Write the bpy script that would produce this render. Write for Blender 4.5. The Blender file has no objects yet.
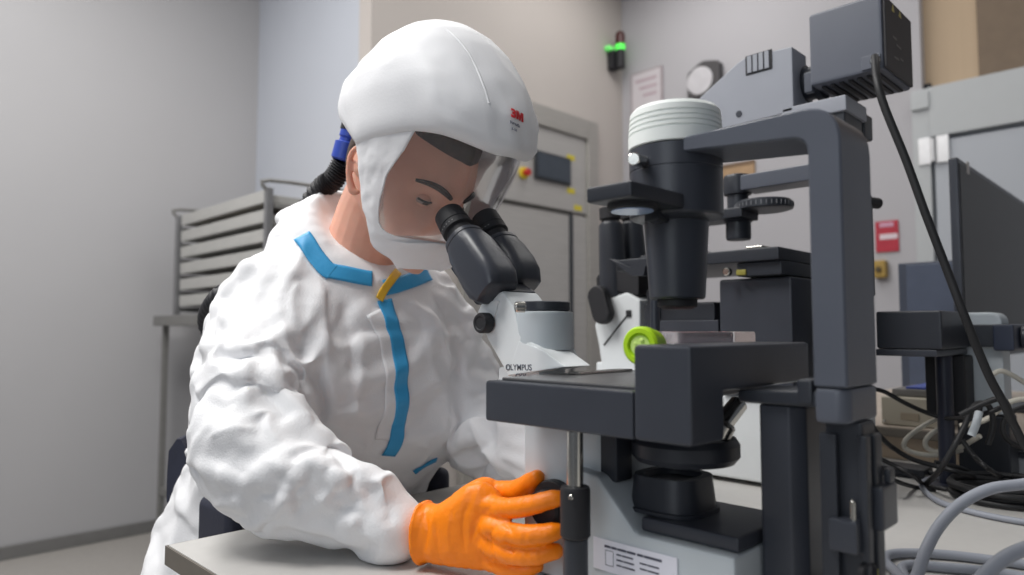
import bpy, bmesh, math, random
import numpy as np
from mathutils import Vector, Matrix, noise
from mathutils.bvhtree import BVHTree
random.seed(7)
SC = bpy.context.scene
COL = SC.collection
PI = math.pi
# ------------------------------------------------------------------ camera
# World: X recedes to the right of the picture, Y recedes to the left; the room and the
# benches are square to X and Y, the camera stands at the origin looking along (1,1).
F = 700.0                      # focal length in pixels of the 1024 wide frame
CZ = 1.02                      # camera height
TH = math.atan(42.5/F)         # slight upward tilt
S2 = math.sqrt(.5)
FW, RT, UP = Vector((S2, S2, 0)), Vector((S2, -S2, 0)), Vector((0, 0, 1))
CAM = Vector((0, 0, CZ))

def ray(px, py):
    cx, cy = (px-512)/F, (287.5-py)/F
    a = math.cos(TH)-cy*math.sin(TH)
    return (RT*cx + FW*a + UP*(math.sin(TH)+cy*math.cos(TH)))/a

def PD(px, py, d): return CAM+ray(px, py)*d
def PX(px, py, X):
    r = ray(px, py); return CAM+r*(X/r.x)
def PZ(px, py, z):
    r = ray(px, py); return CAM+r*((z-CZ)/r.z)
def PY(px, py, Y):
    r = ray(px, py); return CAM+r*(Y/r.y)

cam = bpy.data.cameras.new('camera')
cam.sensor_width = 36
cam.lens = 36*F/1024
cam.clip_start = .02
camo = bpy.data.objects.new('camera', cam)
COL.objects.link(camo)
upc = UP*math.cos(TH)-FW*math.sin(TH)
bk = -(FW*math.cos(TH)+UP*math.sin(TH))
camo.matrix_world = Matrix(((RT.x, upc.x, bk.x, 0), (RT.y, upc.y, bk.y, 0), (RT.z, upc.z, bk.z, CZ), (0, 0, 0, 1)))
cam.dof.use_dof = True
cam.dof.focus_distance = .88
cam.dof.aperture_fstop = 3.6
SC.camera = camo

# ------------------------------------------------------------------ materials
def lin(c):
    return tuple(((v/255)/12.92 if v/255 <= .04045 else ((v/255+.055)/1.055)**2.4) for v in c)

def mat(name, rgb, rough=.5, metal=0.0, var=.06, scale=20.0, bump=0.0, bscale=200.0, spec=.5, coat=0.0, stretch=None, trans=0.0, ior=1.45, sheen=0.0, sss=0.0):
    m = bpy.data.materials.new(name)
    m.use_nodes = True
    nt = m.node_tree
    b = nt.nodes['Principled BSDF']
    c = lin(rgb)
    tc = nt.nodes.new('ShaderNodeTexCoord')
    src = tc.outputs['Object']
    if stretch:
        mp = nt.nodes.new('ShaderNodeMapping'); mp.inputs['Scale'].default_value = stretch
        nt.links.new(src, mp.inputs['Vector']); src = mp.outputs['Vector']
    n = nt.nodes.new('ShaderNodeTexNoise'); n.inputs['Scale'].default_value = scale; n.inputs['Detail'].default_value = 4
    nt.links.new(src, n.inputs['Vector'])
    r = nt.nodes.new('ShaderNodeValToRGB')
    r.color_ramp.elements[0].position = .3; r.color_ramp.elements[1].position = .7
    r.color_ramp.elements[0].color = tuple(max(0, v*(1-var)) for v in c)+(1,)
    r.color_ramp.elements[1].color = tuple(min(1, v*(1+var)) for v in c)+(1,)
    nt.links.new(n.outputs['Fac'], r.inputs['Fac']); nt.links.new(r.outputs['Color'], b.inputs['Base Color'])
    b.inputs['Roughness'].default_value = rough
    b.inputs['Metallic'].default_value = metal
    b.inputs['Specular IOR Level'].default_value = spec
    b.inputs['IOR'].default_value = ior
    b.inputs['Coat Weight'].default_value = coat
    b.inputs['Transmission Weight'].default_value = trans
    if sss:
        b.inputs['Subsurface Weight'].default_value = sss
        b.inputs['Subsurface Radius'].default_value = (.012, .005, .003)
        b.inputs['Subsurface Scale'].default_value = 1.0
    if bump:
        n2 = nt.nodes.new('ShaderNodeTexNoise'); n2.inputs['Scale'].default_value = bscale; n2.inputs['Detail'].default_value = 3
        nt.links.new(src, n2.inputs['Vector'])
        bp = nt.nodes.new('ShaderNodeBump'); bp.inputs['Strength'].default_value = bump; bp.inputs['Distance'].default_value = .002
        nt.links.new(n2.outputs['Fac'], bp.inputs['Height']); nt.links.new(bp.outputs['Normal'], b.inputs['Normal'])
    return m

def emis(name, rgb, s):
    m = bpy.data.materials.new(name); m.use_nodes = True
    b = m.node_tree.nodes['Principled BSDF']
    b.inputs['Base Color'].default_value = lin(rgb)+(1,)
    b.inputs['Emission Color'].default_value = lin(rgb)+(1,)
    b.inputs['Emission Strength'].default_value = s
    return m

# ------------------------------------------------------------------ mesh helpers
class MB:
    def __init__(s): s.bm = bmesh.new()
    def _add(s, t, M=None):
        if M is not None: bmesh.ops.transform(t, matrix=M, verts=t.verts)
        bmesh.ops.recalc_face_normals(t, faces=t.faces)
        me = bpy.data.meshes.new('tmp'); t.to_mesh(me); t.free()
        s.bm.from_mesh(me); bpy.data.meshes.remove(me)
        return s
    def box(s, x0, x1, y0, y1, z0, z1, bev=.002, seg=2, M=None):
        t = bmesh.new()
        bmesh.ops.create_cube(t, size=1)
        for v in t.verts:
            v.co = Vector(((x0+x1)/2+v.co.x*(x1-x0), (y0+y1)/2+v.co.y*(y1-y0), (z0+z1)/2+v.co.z*(z1-z0)))
        if bev: bmesh.ops.bevel(t, geom=t.edges[:], offset=bev, segments=seg, profile=.5, affect='EDGES', clamp_overlap=True)
        return s._add(t, M)
    def prism(s, pts, axis, a, b, bev=.002, seg=2, M=None):
        """pts: outline in the two other axes (x->(y,z), y->(x,z), z->(x,y)), pushed from a to b along axis."""
        t = bmesh.new()
        def co(p, h):
            return {'x': (h, p[0], p[1]), 'y': (p[0], h, p[1]), 'z': (p[0], p[1], h)}[axis]
        A = [t.verts.new(co(p, a)) for p in pts]; B = [t.verts.new(co(p, b)) for p in pts]
        n = len(pts)
        t.faces.new(A); t.faces.new(B[::-1])
        for i in range(n): t.faces.new((A[i], B[i], B[(i+1) % n], A[(i+1) % n]))
        bmesh.ops.recalc_face_normals(t, faces=t.faces)
        if bev:
            es = [e for e in t.edges if e.calc_face_angle(0) > .5]
            bmesh.ops.bevel(t, geom=es, offset=bev, segments=seg, profile=.5, affect='EDGES', clamp_overlap=True)
        return s._add(t, M)
    def lathe(s, prof, org, axis, n=40, cap=True, squash=None):
        """prof: (radius, height along axis) pairs."""
        t = bmesh.new()
        axis = Vector(axis).normalized(); org = Vector(org)
        q = Vector((0, 0, 1)).rotation_difference(axis).to_matrix()
        R = []
        for r, h in prof:
            R.append([t.verts.new(org+q@Vector((r*math.cos(2*PI*i/n), r*math.sin(2*PI*i/n)*(squash or 1), h))) for i in range(n)])
        for j in range(len(R)-1):
            for i in range(n): t.faces.new((R[j][i], R[j][(i+1) % n], R[j+1][(i+1) % n], R[j+1][i]))
        if cap: t.faces.new(R[0][::-1]); t.faces.new(R[-1])
        bmesh.ops.remove_doubles(t, verts=t.verts, dist=1e-6)
        return s._add(t)
    def cyl(s, p0, p1, r, r1=None, bev=.0015, n=32):
        p0, p1 = Vector(p0), Vector(p1); L = (p1-p0).length; r1 = r if r1 is None else r1
        return s.lathe([(r-bev, 0), (r, bev), (r1, L-bev), (r1-bev, L)], p0, p1-p0, n)
    def tube(s, pts, r, n=12, sub=6, rf=None):
        P = spline(pts, sub); t = bmesh.new(); fr = frames(P); R = []
        for k, (p, (u, v)) in enumerate(zip(P, fr)):
            rr = rf(k/(len(P)-1)) if rf else r
            R.append([t.verts.new(p+u*rr*math.cos(2*PI*i/n)+v*rr*math.sin(2*PI*i/n)) for i in range(n)])
        for j in range(len(R)-1):
            for i in range(n): t.faces.new((R[j][i], R[j][(i+1) % n], R[j+1][(i+1) % n], R[j+1][i]))
        t.faces.new(R[0][::-1]); t.faces.new(R[-1])
        return s._add(t)
    def rings(s, R, cap=True):
        t = bmesh.new(); n = len(R[0])
        V = [[t.verts.new(p) for p in r] for r in R]
        for j in range(len(V)-1):
            for i in range(n): t.faces.new((V[j][i], V[j][(i+1) % n], V[j+1][(i+1) % n], V[j+1][i]))
        if cap: t.faces.new(V[0][::-1]); t.faces.new(V[-1])
        return s._add(t)
    def ball(s, c, rx, ry=None, rz=None, n=24):
        t = bmesh.new(); bmesh.ops.create_uvsphere(t, u_segments=n, v_segments=n//2, radius=1)
        M = Matrix.Translation(Vector(c))@Matrix.Diagonal((rx, ry or rx, rz or rx, 1))
        return s._add(t, M)
    def build(s, name, m, parent=None, sharp=32, wn=True):
        for f in s.bm.faces: f.smooth = True
        for e in s.bm.edges:
            if len(e.link_faces) == 2 and e.calc_face_angle(0) > math.radians(sharp): e.smooth = False
        me = bpy.data.meshes.new(name); s.bm.to_mesh(me); s.bm.free()
        o = bpy.data.objects.new(name, me); COL.objects.link(o)
        me.materials.append(m)
        if wn: o.modifiers.new('weighted', 'WEIGHTED_NORMAL').keep_sharp = True
        if parent: attach(o, parent)
        return o

def wloc(o):
    v = Vector(o.location)
    while o.parent: o = o.parent; v += o.location
    return v
def attach(o, parent):
    o.parent = parent; o.location = Vector(o.location)-wloc(parent)
def spline(pts, sub=6):
    P = [Vector(p) for p in pts]
    if len(P) < 3: return P
    Q = [P[0]*2-P[1]]+P+[P[-1]*2-P[-2]]; out = []
    for i in range(1, len(Q)-2):
        a, b, c, d = Q[i-1:i+3]
        for k in range(sub):
            t = k/sub
            out.append(.5*((2*b)+(c-a)*t+(2*a-5*b+4*c-d)*t*t+(3*b-a-3*c+d)*t**3))
    out.append(P[-1]); return out
def frames(P):
    fr = []; u = None
    for i in range(len(P)):
        t = (P[min(i+1, len(P)-1)]-P[max(i-1, 0)]).normalized()
        if u is None:
            h = Vector((0, 0, 1)) if abs(t.z) < .9 else Vector((1, 0, 0)); u = (h-t*h.dot(t)).normalized()
        else: u = (u-t*u.dot(t)).normalized()
        fr.append((u, t.cross(u)))
    return fr
def tag(o, label=None, cat=None, group=None, kind=None):
    if label: o['label'] = label
    if cat: o['category'] = cat
    if group: o['group'] = group
    if kind: o['kind'] = kind
    return o
def thing(name, loc, label, cat, group=None):
    o = bpy.data.objects.new(name, None); COL.objects.link(o); o.location = loc; o.empty_display_size = .1
    return tag(o, label, cat, group)
def copy_tree(o, parent=None):
    c = o.copy(); COL.objects.link(c)
    if parent: c.parent = parent
    for ch in list(o.children): copy_tree(ch, c)
    return c
def box(name, m, x0, x1, y0, y1, z0, z1, bev=.002, parent=None): return MB().box(x0, x1, y0, y1, z0, z1, bev).build(name, m, parent)
def rounded(pts, rad, n=5):
    """round the corners of a polygon; rad is one number or one per corner"""
    out = []; N = len(pts)
    for i in range(N):
        r = rad[i] if isinstance(rad, (list, tuple)) else rad
        p = Vector(pts[i]); a = Vector(pts[i-1])-p; b = Vector(pts[(i+1) % N])-p
        if r <= 0: out.append(tuple(p)); continue
        r = min(r, a.length*.49, b.length*.49)
        A = p+a.normalized()*r; B = p+b.normalized()*r
        for k in range(n+1):
            t = k/n; out.append(tuple(A*(1-t)**2+p*2*t*(1-t)+B*t*t))
    return out
def text(name, s, size, org, right, up, m, parent=None, align='LEFT', bold=0.0, depth=.0003, project=None):
    cu = bpy.data.curves.new(name, 'FONT'); cu.body = s; cu.size = size; cu.align_x = align; cu.extrude = depth; cu.offset = bold
    tmp = bpy.data.objects.new('tmp', cu); COL.objects.link(tmp)
    dg = bpy.context.evaluated_depsgraph_get(); me = bpy.data.meshes.new_from_object(tmp.evaluated_get(dg))
    bpy.data.objects.remove(tmp); bpy.data.curves.remove(cu)
    return lay(name, me, size, org, right, up, m, parent, project)
def lay(name, me, size, org, right, up, m, parent=None, project=None):
    right, up = Vector(right).normalized(), Vector(up).normalized(); nrm = right.cross(up)
    if project:                                   # lay the letters on a curved surface
        b2 = bmesh.new(); b2.from_mesh(me)
        bmesh.ops.triangulate(b2, faces=b2.faces)
        for _ in range(5):
            bmesh.ops.subdivide_edges(b2, edges=[e for e in b2.edges if e.calc_length() > size*.1], cuts=1)
            bmesh.ops.triangulate(b2, faces=b2.faces)
        b2.to_mesh(me); b2.free()
    for v in me.vertices:
        p = Vector(org)+right*v.co.x+up*v.co.y; z = v.co.z
        if project:
            hit = project.ray_cast(p+nrm*.06, -nrm)
            if hit[0] is not None: p = hit[0]; z += .0026
        v.co = p+nrm*z
    me.name = name; o = bpy.data.objects.new(name, me); COL.objects.link(o); me.materials.append(m)
    if parent: attach(o, parent)
    return o

M = {}
M['blk'] = mat('black_enamel', (58, 61, 69), .33, var=.05, bump=.12, bscale=900)
M['blk2'] = mat('dark_plastic', (46, 49, 56), .38, bump=.1, bscale=700)
M['slate'] = mat('slate_enamel', (86, 90, 100), .32, var=.03, bump=.08, bscale=900)
M['pale'] = mat('pale_slate_enamel', (150, 153, 162), .42, var=.02, bump=.06, bscale=900)
M['cam'] = mat('camera_grey_enamel', (92, 96, 107), .4, var=.02, bump=.06, bscale=900)
M['rub'] = mat('black_rubber', (34, 34, 38), .6, bump=.15, bscale=500)
M['white'] = mat('white_enamel', (222, 226, 228), .38, var=.02, bump=.06, bscale=800)
M['ivory'] = mat('white_plastic', (234, 238, 235), .45, var=.02)
M['grey'] = mat('grey_enamel', (190, 197, 202), .42, var=.02, bump=.05, bscale=800)
M['steel'] = mat('brushed_steel', (168, 168, 166), .36, 1.0, .08, 30, .1, 60, stretch=(1, 1, 30))
M['chrome'] = mat('polished_metal', (200, 198, 192), .18, 1.0, .03)
M['cable_k'] = mat('black_cable_jacket', (34, 34, 36), .5)
M['cable_g'] = mat('grey_cable_jacket', (150, 154, 164), .5, var=.03)
M['cable_w'] = mat('white_cable_jacket', (205, 200, 188), .5, var=.03)
# ================================================================== the room
def struct(name, m, x0, x1, y0, y1, z0, z1, bev=0):
    o = box(name, m, x0, x1, y0, y1, z0, z1, bev); o['kind'] = 'structure'; return o
WG = mat('grey_wall_paint', (170, 169, 171), .75, var=.015, scale=2, bump=.05, bscale=120)
WL = mat('pale_wall_panel', (184, 188, 197), .6, var=.015, scale=2)
WB = mat('warm_wall_paint', (186, 179, 174), .75, var=.015, scale=2, bump=.05, bscale=120)
WR = mat('cool_wall_paint', (180, 178, 182), .7, var=.015, scale=2, bump=.05, bscale=120)
FL = mat('vinyl_floor', (150, 146, 142), .5, var=.05, scale=40)
CE = mat('ceiling_tiles', (225, 225, 225), .8, var=.02)
BS = mat('cove_baseboard', (112, 111, 110), .6)
HC = 3.3
YL, XC, YM, XR = 3.85, 1.77, 2.69, 3.72        # wall planes: left wall, corner, middle wall, right wall
struct('floor', FL, -3, 4.2, -3, 4.1, -.1, 0)
struct('ceiling', CE, -3, 4.2, -3, 4.1, HC, HC+.1)
struct('wall_left', WG, -3, XC, YL, YL+.1, 0, HC)
struct('wall_corner', WL, XC, XC+.1, YM+.1, YL+.1, 0, HC)
struct('wall_middle', WB, XC, XR, YM, YM+.1, 0, HC)
struct('baseboard_left', BS, -3, XC, YL-.018, YL, 0, .06, .004)
struct('baseboard_corner', BS, XC-.018, XC, YM+.001, YL-.018, 0, .06, .004)
# right wall with the opening for the transom over the service door
DY0, DY1 = -.6, .985
struct('wall_right', WR, XR, XR+.1, DY1, YM+.1, 0, HC)
struct('wall_right_near', WR, XR, XR+.1, -3, DY0, 0, HC)
DW = mat('door_white_laminate', (176, 180, 187), .5, var=.015, scale=3)
JW = mat('door_jamb', (184, 187, 189), .5, var=.01)
BE = mat('tan_blind', (186, 164, 138), .7, var=.08, scale=1.2, stretch=(1, 6, .2))
BD = mat('brown_blind', (120, 104, 88), .7, var=.05)
HT = 2.17                                       # underside of the transom
struct('trim_1', JW, XR-.012, XR+.1, DY1-.075, DY1, 0, HT, .004)
struct('trim_2', JW, XR-.02, XR+.1, DY0, DY1-.075, HT-.24, HT, .004)
struct('trim_3', JW, XR-.03, XR-.012, DY1-.08, DY1-.002, HT-.10, HT-.02, .003)
d = struct('door_1', DW, XR-.005, XR+.05, DY0+.02, DY1-.09, .01, HT-.26, .003)
hg = MB()
for z in (1.80,):
    for dy in (-.155, -.08): hg.box(XR-.022, XR-.005, DY1+dy, DY1+dy+.055, z, z+.13, .005)
    hg.cyl((XR-.028, DY1-.09, z+.01), (XR-.028, DY1-.09, z+.12), .011)
hg.build('hinge', mat('pale_hinge_metal', (214, 214, 216), .35, .3), d)
w1 = struct('window_1', BE, XR+.06, XR+.1, DY0, DY1-.046, HT, HC)
struct('trim_4', WR, XR, XR+.1, DY1-.046, DY1, HT, HC)
MB().box(XR+.045, XR+.06, DY0+.01, .715, HT+.01, HC-.01, .003).build('blind', BD, w1)
MB().box(XR+.03, XR+.06, DY1-.075, DY1-.047, HT+.001, HT+.035, .003).build('bracket', M['rub'], w1)

# daylight-white ceiling luminaires (their housings are far above the frame)
def area(loc, sx, sy, power, col, rot=(0, 0, 0)):
    l = bpy.data.lights.new('ceiling_lamp', 'AREA'); l.shape = 'RECTANGLE'; l.size = sx; l.size_y = sy; l.energy = power; l.color = col
    o = bpy.data.objects.new('ceiling_lamp', l); COL.objects.link(o); o.location = loc; o.rotation_euler = rot
    return o
for (x, y, p) in ((-.5, 1.1, 54), (.3, 2.5, 42), (1.7, 1.5, 11), (2.9, .2, 8), (2.9, 1.9, 13), (-1.3, 2.4, 26)):
    p *= 1.06
    area((x, y, HC-.03), .9, .9, p, (1, .985, .96))
# daylight from a window far to the left, behind the camera
o_ = area((-2.9, -.4, 1.9), 1.6, 1.8, 24, (.86, .93, 1.0), (0, -math.radians(84), 0)); o_.name = o_.data.name = 'window_daylight'
W = bpy.data.worlds.new('world'); SC.world = W; W.use_nodes = True
W.node_tree.nodes['Background'].inputs[0].default_value = (.80, .87, 1.0, 1)
W.node_tree.nodes['Background'].inputs[1].default_value = .12

# ------------------------------------------------------------------ steriliser door in the middle wall
sx1 = 3.40; sx0 = 2.30; sz = 2.30
T = thing('autoclave_door', ((sx0+sx1)/2, YM, 0), 'large stainless steel machine door with a touch screen, set in the wall behind the hood', 'machine')
g = MB()
g.box(sx1-.10, sx1, YM-.05, YM-.003, 0, sz, .006); g.box(sx0, sx0+.1, YM-.05, YM-.003, 0, sz, .006); g.box(sx0+.1, sx1-.1, YM-.05, YM-.003, sz-.12, sz, .006)
ST = mat('satin_steel', (172, 169, 164), .42, .5, .06, 8, .06, 60, stretch=(1, 1, 14))
ST2 = mat('satin_steel_panel', (186, 184, 181), .45, .5, .05, 6, .05, 60, stretch=(1, 1, 14))
g.build('frame', ST, T)
box('upper_panel', ST2, sx0+.1, sx1-.1, YM-.03, YM-.003, 1.72, sz-.12, .004, T)
box('door_leaf', ST2, sx0+.1, sx1-.26, YM-.04, YM-.003, .1, 1.70, .006, T)
box('side_panel', ST2, sx1-.24, sx1-.1, YM-.034, YM-.003, .1, 1.70, .004, T)
box('edge_seal', mat('dark_seal', (46, 50, 56), .4), sx1-.275, sx1-.245, YM-.047, YM-.035, .1, 1.705, .003, T)
box('gap_strip', mat('dark_gap', (60, 58, 55), .5), sx0+.1, sx1-.245, YM-.047, YM-.03, 1.70, 1.72, .002, T)
a = PY(530, 151, YM); b_ = PY(565, 187, YM)
scr = box('touch_screen', mat('screen_bezel', (44, 48, 54), .35), a.x, b_.x, YM-.05, YM-.03, b_.z, a.z, .004, T)
box('screen_glass', mat('screen_glass', (58, 66, 76), .15), a.x+.012, b_.x-.012, YM-.054, YM-.049, b_.z+.014, a.z-.014, .001, scr)
e = PY(519, 174, YM)
yb = MB().cyl((e.x, YM-.03, e.z), (e.x, YM-.045, e.z), .034).build('button_plate', mat('yellow_plate', (215, 190, 50), .5), T)
MB().lathe([(.015, 0), (.017, .02), (.022, .024), (.019, .033)], (e.x, YM-.045, e.z), (0, -1, 0)).build('stop_button', mat('red_button', (185, 40, 34), .4), yb)
YT = mat('yellow_label', (206, 190, 60), .6)
for (px, py) in ((567, 158), (567, 191), (574, 208)):
    q = PY(px, py, YM); box('warning_label', YT, q.x-.035, q.x+.035, YM-.0325, YM-.0297, q.z-.02, q.z+.012, .0005, T)

# signal lamp, poster, gauge, red sign, pull box on the walls
q0 = PY(611, 72, YM); q1 = PY(611, 36, YM)
T = thing('signal_lamp', (q0.x, YM, q0.z), 'small black wall signal lamp glowing green, high beside the steel door', 'lamp')
cx = q0.x
hh = q1.z-q0.z
MB().box(cx-.045, cx+.02, YM-.05, YM-.002, q0.z, q0.z+hh*.52, .008).build('housing', M['rub'], T)
MB().cyl((cx, YM-.075, q0.z+hh*.02), (cx, YM-.075, q0.z+hh*.5), .03).build('socket', M['rub'], T)
MB().cyl((cx, YM-.075, q0.z+hh*.5), (cx, YM-.075, q0.z+hh*.66), .031).build('green_lens', emis('green_lens_glow', (80, 225, 80), .9), T)
MB().lathe([(.031, 0), (.031, hh*.26), (.022, hh*.34)], (cx, YM-.075, q0.z+hh*.66), (0, 0, 1)).build('red_lens', mat('dark_red_lens', (70, 26, 26), .3), T)
MB().box(cx-.075, cx-.02, YM-.045, YM-.002, q0.z+hh*.5, q0.z+hh*.62, .01).build('side_lens', emis('green_side_glow', (110, 215, 110), .6), T)

a = PX(632, 66, XR); b_ = PX(664, 68, XR); zb = 1.75
y1 = PX(632, 100, XR).y; y0 = PX(664, 100, XR).y; zt = PX(648, 70, XR).z
T = thing('framed_notice', (XR, (y0+y1)/2, zb), 'pale framed notice sheet hung on the white wall right of the signal lamp', 'notice')
MB().box(XR-.016, XR-.002, y0, y1, zb, zt, .003).build('frame', mat('thin_pink_grey_frame', (168, 158, 162), .5), T)
sh = MB().box(XR-.018, XR-.014, y0+.015, y1-.015, zb+.015, zt-.015, .0005).build('sheet', mat('notice_paper', (204, 198, 202), .6, var=.02), T)
ln = MB()
for k in range(3): ln.box(XR-.0195, XR-.0175, y0+.04, y1-.04-.03*k, zt-.075-.05*k, zt-.055-.05*k, 0)
ln.build('print', mat('faded_print', (186, 168, 176), .6), sh)

c = PX(707, 82, XR)
T = thing('wall_gauge', (XR, c.y, c.z-.1), 'dark square wall gauge with a round pale dial behind the camera arm', 'gauge')
MB().prism(rounded([(c.y-.11, c.z-.11), (c.y+.10, c.z-.11), (c.y+.10, c.z+.06), (c.y+.0, c.z+.115), (c.y-.11, c.z+.09)], .025), 'x', XR-.06, XR-.002, .008).build('housing', mat('gauge_body', (72, 70, 72), .5), T)
MB().lathe([(.083, 0), (.083, .006), (.076, .009)], (XR-.06, c.y+.012, c.z-.005), (-1, 0, 0)).build('dial', mat('gauge_dial', (198, 196, 200), .4), T)

c = PX(887, 236, XR); zt = PX(887, 221, XR).z; zb = PX(887, 252, XR).z
ya = PX(876, 236, XR).y; yb_ = PX(899, 236, XR).y
T = thing('fire_sign', (XR, c.y, zb), 'small red wall sign with a white band, seen past the microscope pillar', 'sign')
MB().box(XR-.008, XR-.001, yb_, ya, zb, zt, .001).build('plate', mat('sign_red', (178, 44, 62), .5), T)
MB().box(XR-.0095, XR-.0075, yb_+.004, ya-.02, zb+.062, zb+.088, 0).build('white_band', mat('sign_white', (222, 205, 212), .5), T)
MB().box(XR-.0095, XR-.0075, yb_+.02, ya-.02, zt-.03, zt-.008, 0).build('top_band', mat('sign_pale', (200, 150, 172), .5), T)
a = PX(717, 167, XR); b_ = PX(756, 184, XR)
T = thing('pin_board', (XR, (a.y+b_.y)/2, b_.z), 'small tan board on the right wall, glimpsed between the condenser arms', 'board')
MB().box(XR-.02, XR-.001, b_.y, a.y, b_.z, a.z, .003).build('panel', mat('tan_board', (172, 142, 110), .6, var=.08, scale=12), T)
MB().box(XR-.024, XR-.019, b_.y, a.y, a.z-.02, a.z, .002).build('frame', mat('dark_tan_edge', (120, 98, 78), .6), T)
c = PX(882, 270, XR)
T = thing('wall_switch', (XR, c.y, c.z-.04), 'small mustard coloured wall switch box below the red sign', 'switch')
MB().box(XR-.05, XR-.001, c.y-.03, c.y+.03, c.z-.04, c.z+.045, .008).build('housing', mat('mustard_plastic', (168, 138, 70), .5), T)
MB().cyl((XR-.05, c.y, c.z), (XR-.06, c.y, c.z), .014).build('button', mat('dark_button', (80, 66, 40), .5), T)

# ------------------------------------------------------------------ tray rack against the corner wall
RX0, RX1 = 1.26, 1.70
ry0 = PX(268, 230, RX0).y; ry1 = PX(178, 260, RX0).y
zsh = 1.09; ztop = PX(268, 188, RX0).z
GS = mat('dull_trolley_steel', (128, 127, 125), .5, .3, .05)
TR = mat('stacked_tray_metal', (174, 173, 170), .5, .1, .05, 14, stretch=(1, 1, 8))
TD = mat('tray_contents_wood', (168, 150, 124), .7, var=.15, scale=30)
ty0, ty1 = ry0-.06, PX(153, 320, RX0-.06).y
T = thing('trolley_table', ((RX0+RX1)/2, (ty0+ty1)/2, 0), 'tall grey metal table by the left wall carrying the tray rack', 'table')
MB().box(RX0-.06, RX1+.02, ty0, ty1, zsh-.05, zsh, .004).build('tabletop', GS, T)
lg = PX(163, 420, RX0-.02).y
for (x, y) in ((RX0-.02, lg), (RX0-.02, ty0+.06), (RX1-.02, lg), (RX1-.02, ty0+.06)):
    MB().box(x-.013, x+.013, y-.013, y+.013, 0, zsh-.05, .003).build('leg', GS, T)
MB().box(RX0-.03, RX0-.01, ty0+.06, lg, .22, .26, .003).build('stretcher', GS, T)
T = thing('tray_rack', ((RX0+RX1)/2, (ry0+ry1)/2, zsh), 'silver wire rack holding a stack of trays on the grey table', 'rack')
for (x, y) in ((RX0, ry0), (RX0, ry1), (RX1, ry0), (RX1, ry1)):
    MB().box(x-.014, x+.014, y-.014, y+.014, zsh, ztop, .003).build('post', mat('rack_post_steel', (140, 140, 142), .4, .6), T)
MB().tube([(RX0, ry0, ztop-.02), (RX0, ry0, ztop+.03), (RX1, ry0, ztop+.03), (RX1, ry0, ztop-.02)], .008, sub=4).build('top_rail', GS, T)
MB().tube([(RX0, ry1, ztop-.02), (RX0, ry1, ztop+.03), (RX1, ry1, ztop+.03), (RX1, ry1, ztop-.02)], .008, sub=4).build('top_rail', GS, T)
pitch = (ztop-zsh-.02)/6
for yy in (ry0, ry1):
    for k in range(6): MB().box(RX0+.018, RX1-.01, yy-.01, yy+.01, zsh+.02+pitch*k, zsh+.04+pitch*k, .003).build('runner', GS, T)
ordn = ('lowest tray of the rack by the left wall', 'second tray from the bottom of the silver rack', 'third tray from the bottom of the silver rack', 'third tray from the top of the silver rack', 'second tray from the top of the silver rack', 'topmost tray of the silver rack')
for k in range(6):
    z = zsh+.045+pitch*k
    tr = thing('tray', ((RX0+RX1)/2, (ry0+ry1)/2, z), 'grey metal drawer-like tray, '+ordn[k], 'tray', 'trays in the rack')
    t = MB()
    ya, yb_ = ry0+.015, ry1-.03
    t.box(RX0+.0, RX0+.012, ya, yb_, z, z+pitch*.66, .003); t.box(RX1-.03, RX1-.018, ya, yb_, z, z+pitch*.66, .003)
    t.box(RX0+.012, RX1-.03, ya, ya+.01, z, z+pitch*.40, .002); t.box(RX0+.012, RX1-.03, yb_-.01, yb_, z, z+pitch*.66, .002)
    t.box(RX0+.012, RX1-.03, ya+.01, yb_-.01, z, z+.008, 0)
    t.build('tray_body', TR, tr)
    if k in (4, 5): MB().box(RX0+.05, RX1-.06, ya+.03, yb_-.05, z+.01, z+pitch*.5, .01).build('contents', TD, tr)
# bin under the table end
q = PZ(172, 548, 0)
T = thing('plastic_tub', (q.x, q.y, 0), 'low dark blue tub with a green rim on the floor beside the person', 'tub')
MB().lathe([(.07, 0), (.078, .065)], (q.x, q.y, 0), (0, 0, 1)).build('bucket', mat('navy_plastic', (40, 44, 66), .5), T)
MB().lathe([(.079, .0), (.082, .03), (.072, .03)], (q.x, q.y, .065), (0, 0, 1)).build('rim', mat('dark_green_plastic', (52, 74, 58), .5), T)

# ------------------------------------------------------------------ the bench
DT = .75; BX0, BX1, BY0, BY1 = .327, 2.85, -1.4, .945
LX = 1.616
TOP = mat('bench_laminate', (192, 190, 187), .42, var=.02, scale=60)
EDG = mat('bench_edge_band', (106, 100, 92), .55, var=.05)
T = thing('lab_bench', (1.0, 0, 0), 'pale grey laboratory bench with a dark edge that carries the microscopes', 'table')
MB().box(BX0+.003, BX1, BY0, BY1-.003, DT-.024, DT, .001).build('worktop', TOP, T)
eb = MB(); eb.box(BX0, BX0+.0028, BY0, BY1, DT-.0245, DT-.0008, .0005); eb.box(BX0+.003, BX1, BY1-.0028, BY1, DT-.0245, DT-.0008, .0005)
eb.build('edge_band', EDG, T)
UN = mat('bench_underframe', (140, 137, 132), .5)
for (x, y) in ((BX0+.06, BY1-.07), (BX0+.06, BY0+.1), (BX1-.1, BY1-.07), (BX1-.1, BY0+.1)):
    MB().box(x-.025, x+.025, y-.025, y+.025, 0, DT-.024, .004).build('leg', UN, T)
MB().box(BX0+.035, BX0+.06, BY0+.1, BY1-.07, DT-.12, DT-.025, .003).build('rail', UN, T)
T = thing('bench_shelf', (LX, 0, DT), 'raised shelf with a dark edge along the back of the bench', 'shelf')
MB().box(LX, LX+.02, BY0+.02, .80, DT+.0005, DT+.0475, .001).build('riser', mat('riser_laminate', (158, 142, 124), .5, var=.04), T)
MB().box(LX-.012, BX1-.02, BY0+.02, .80, DT+.0475, DT+.065, .002).build('board', EDG, T)
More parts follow.
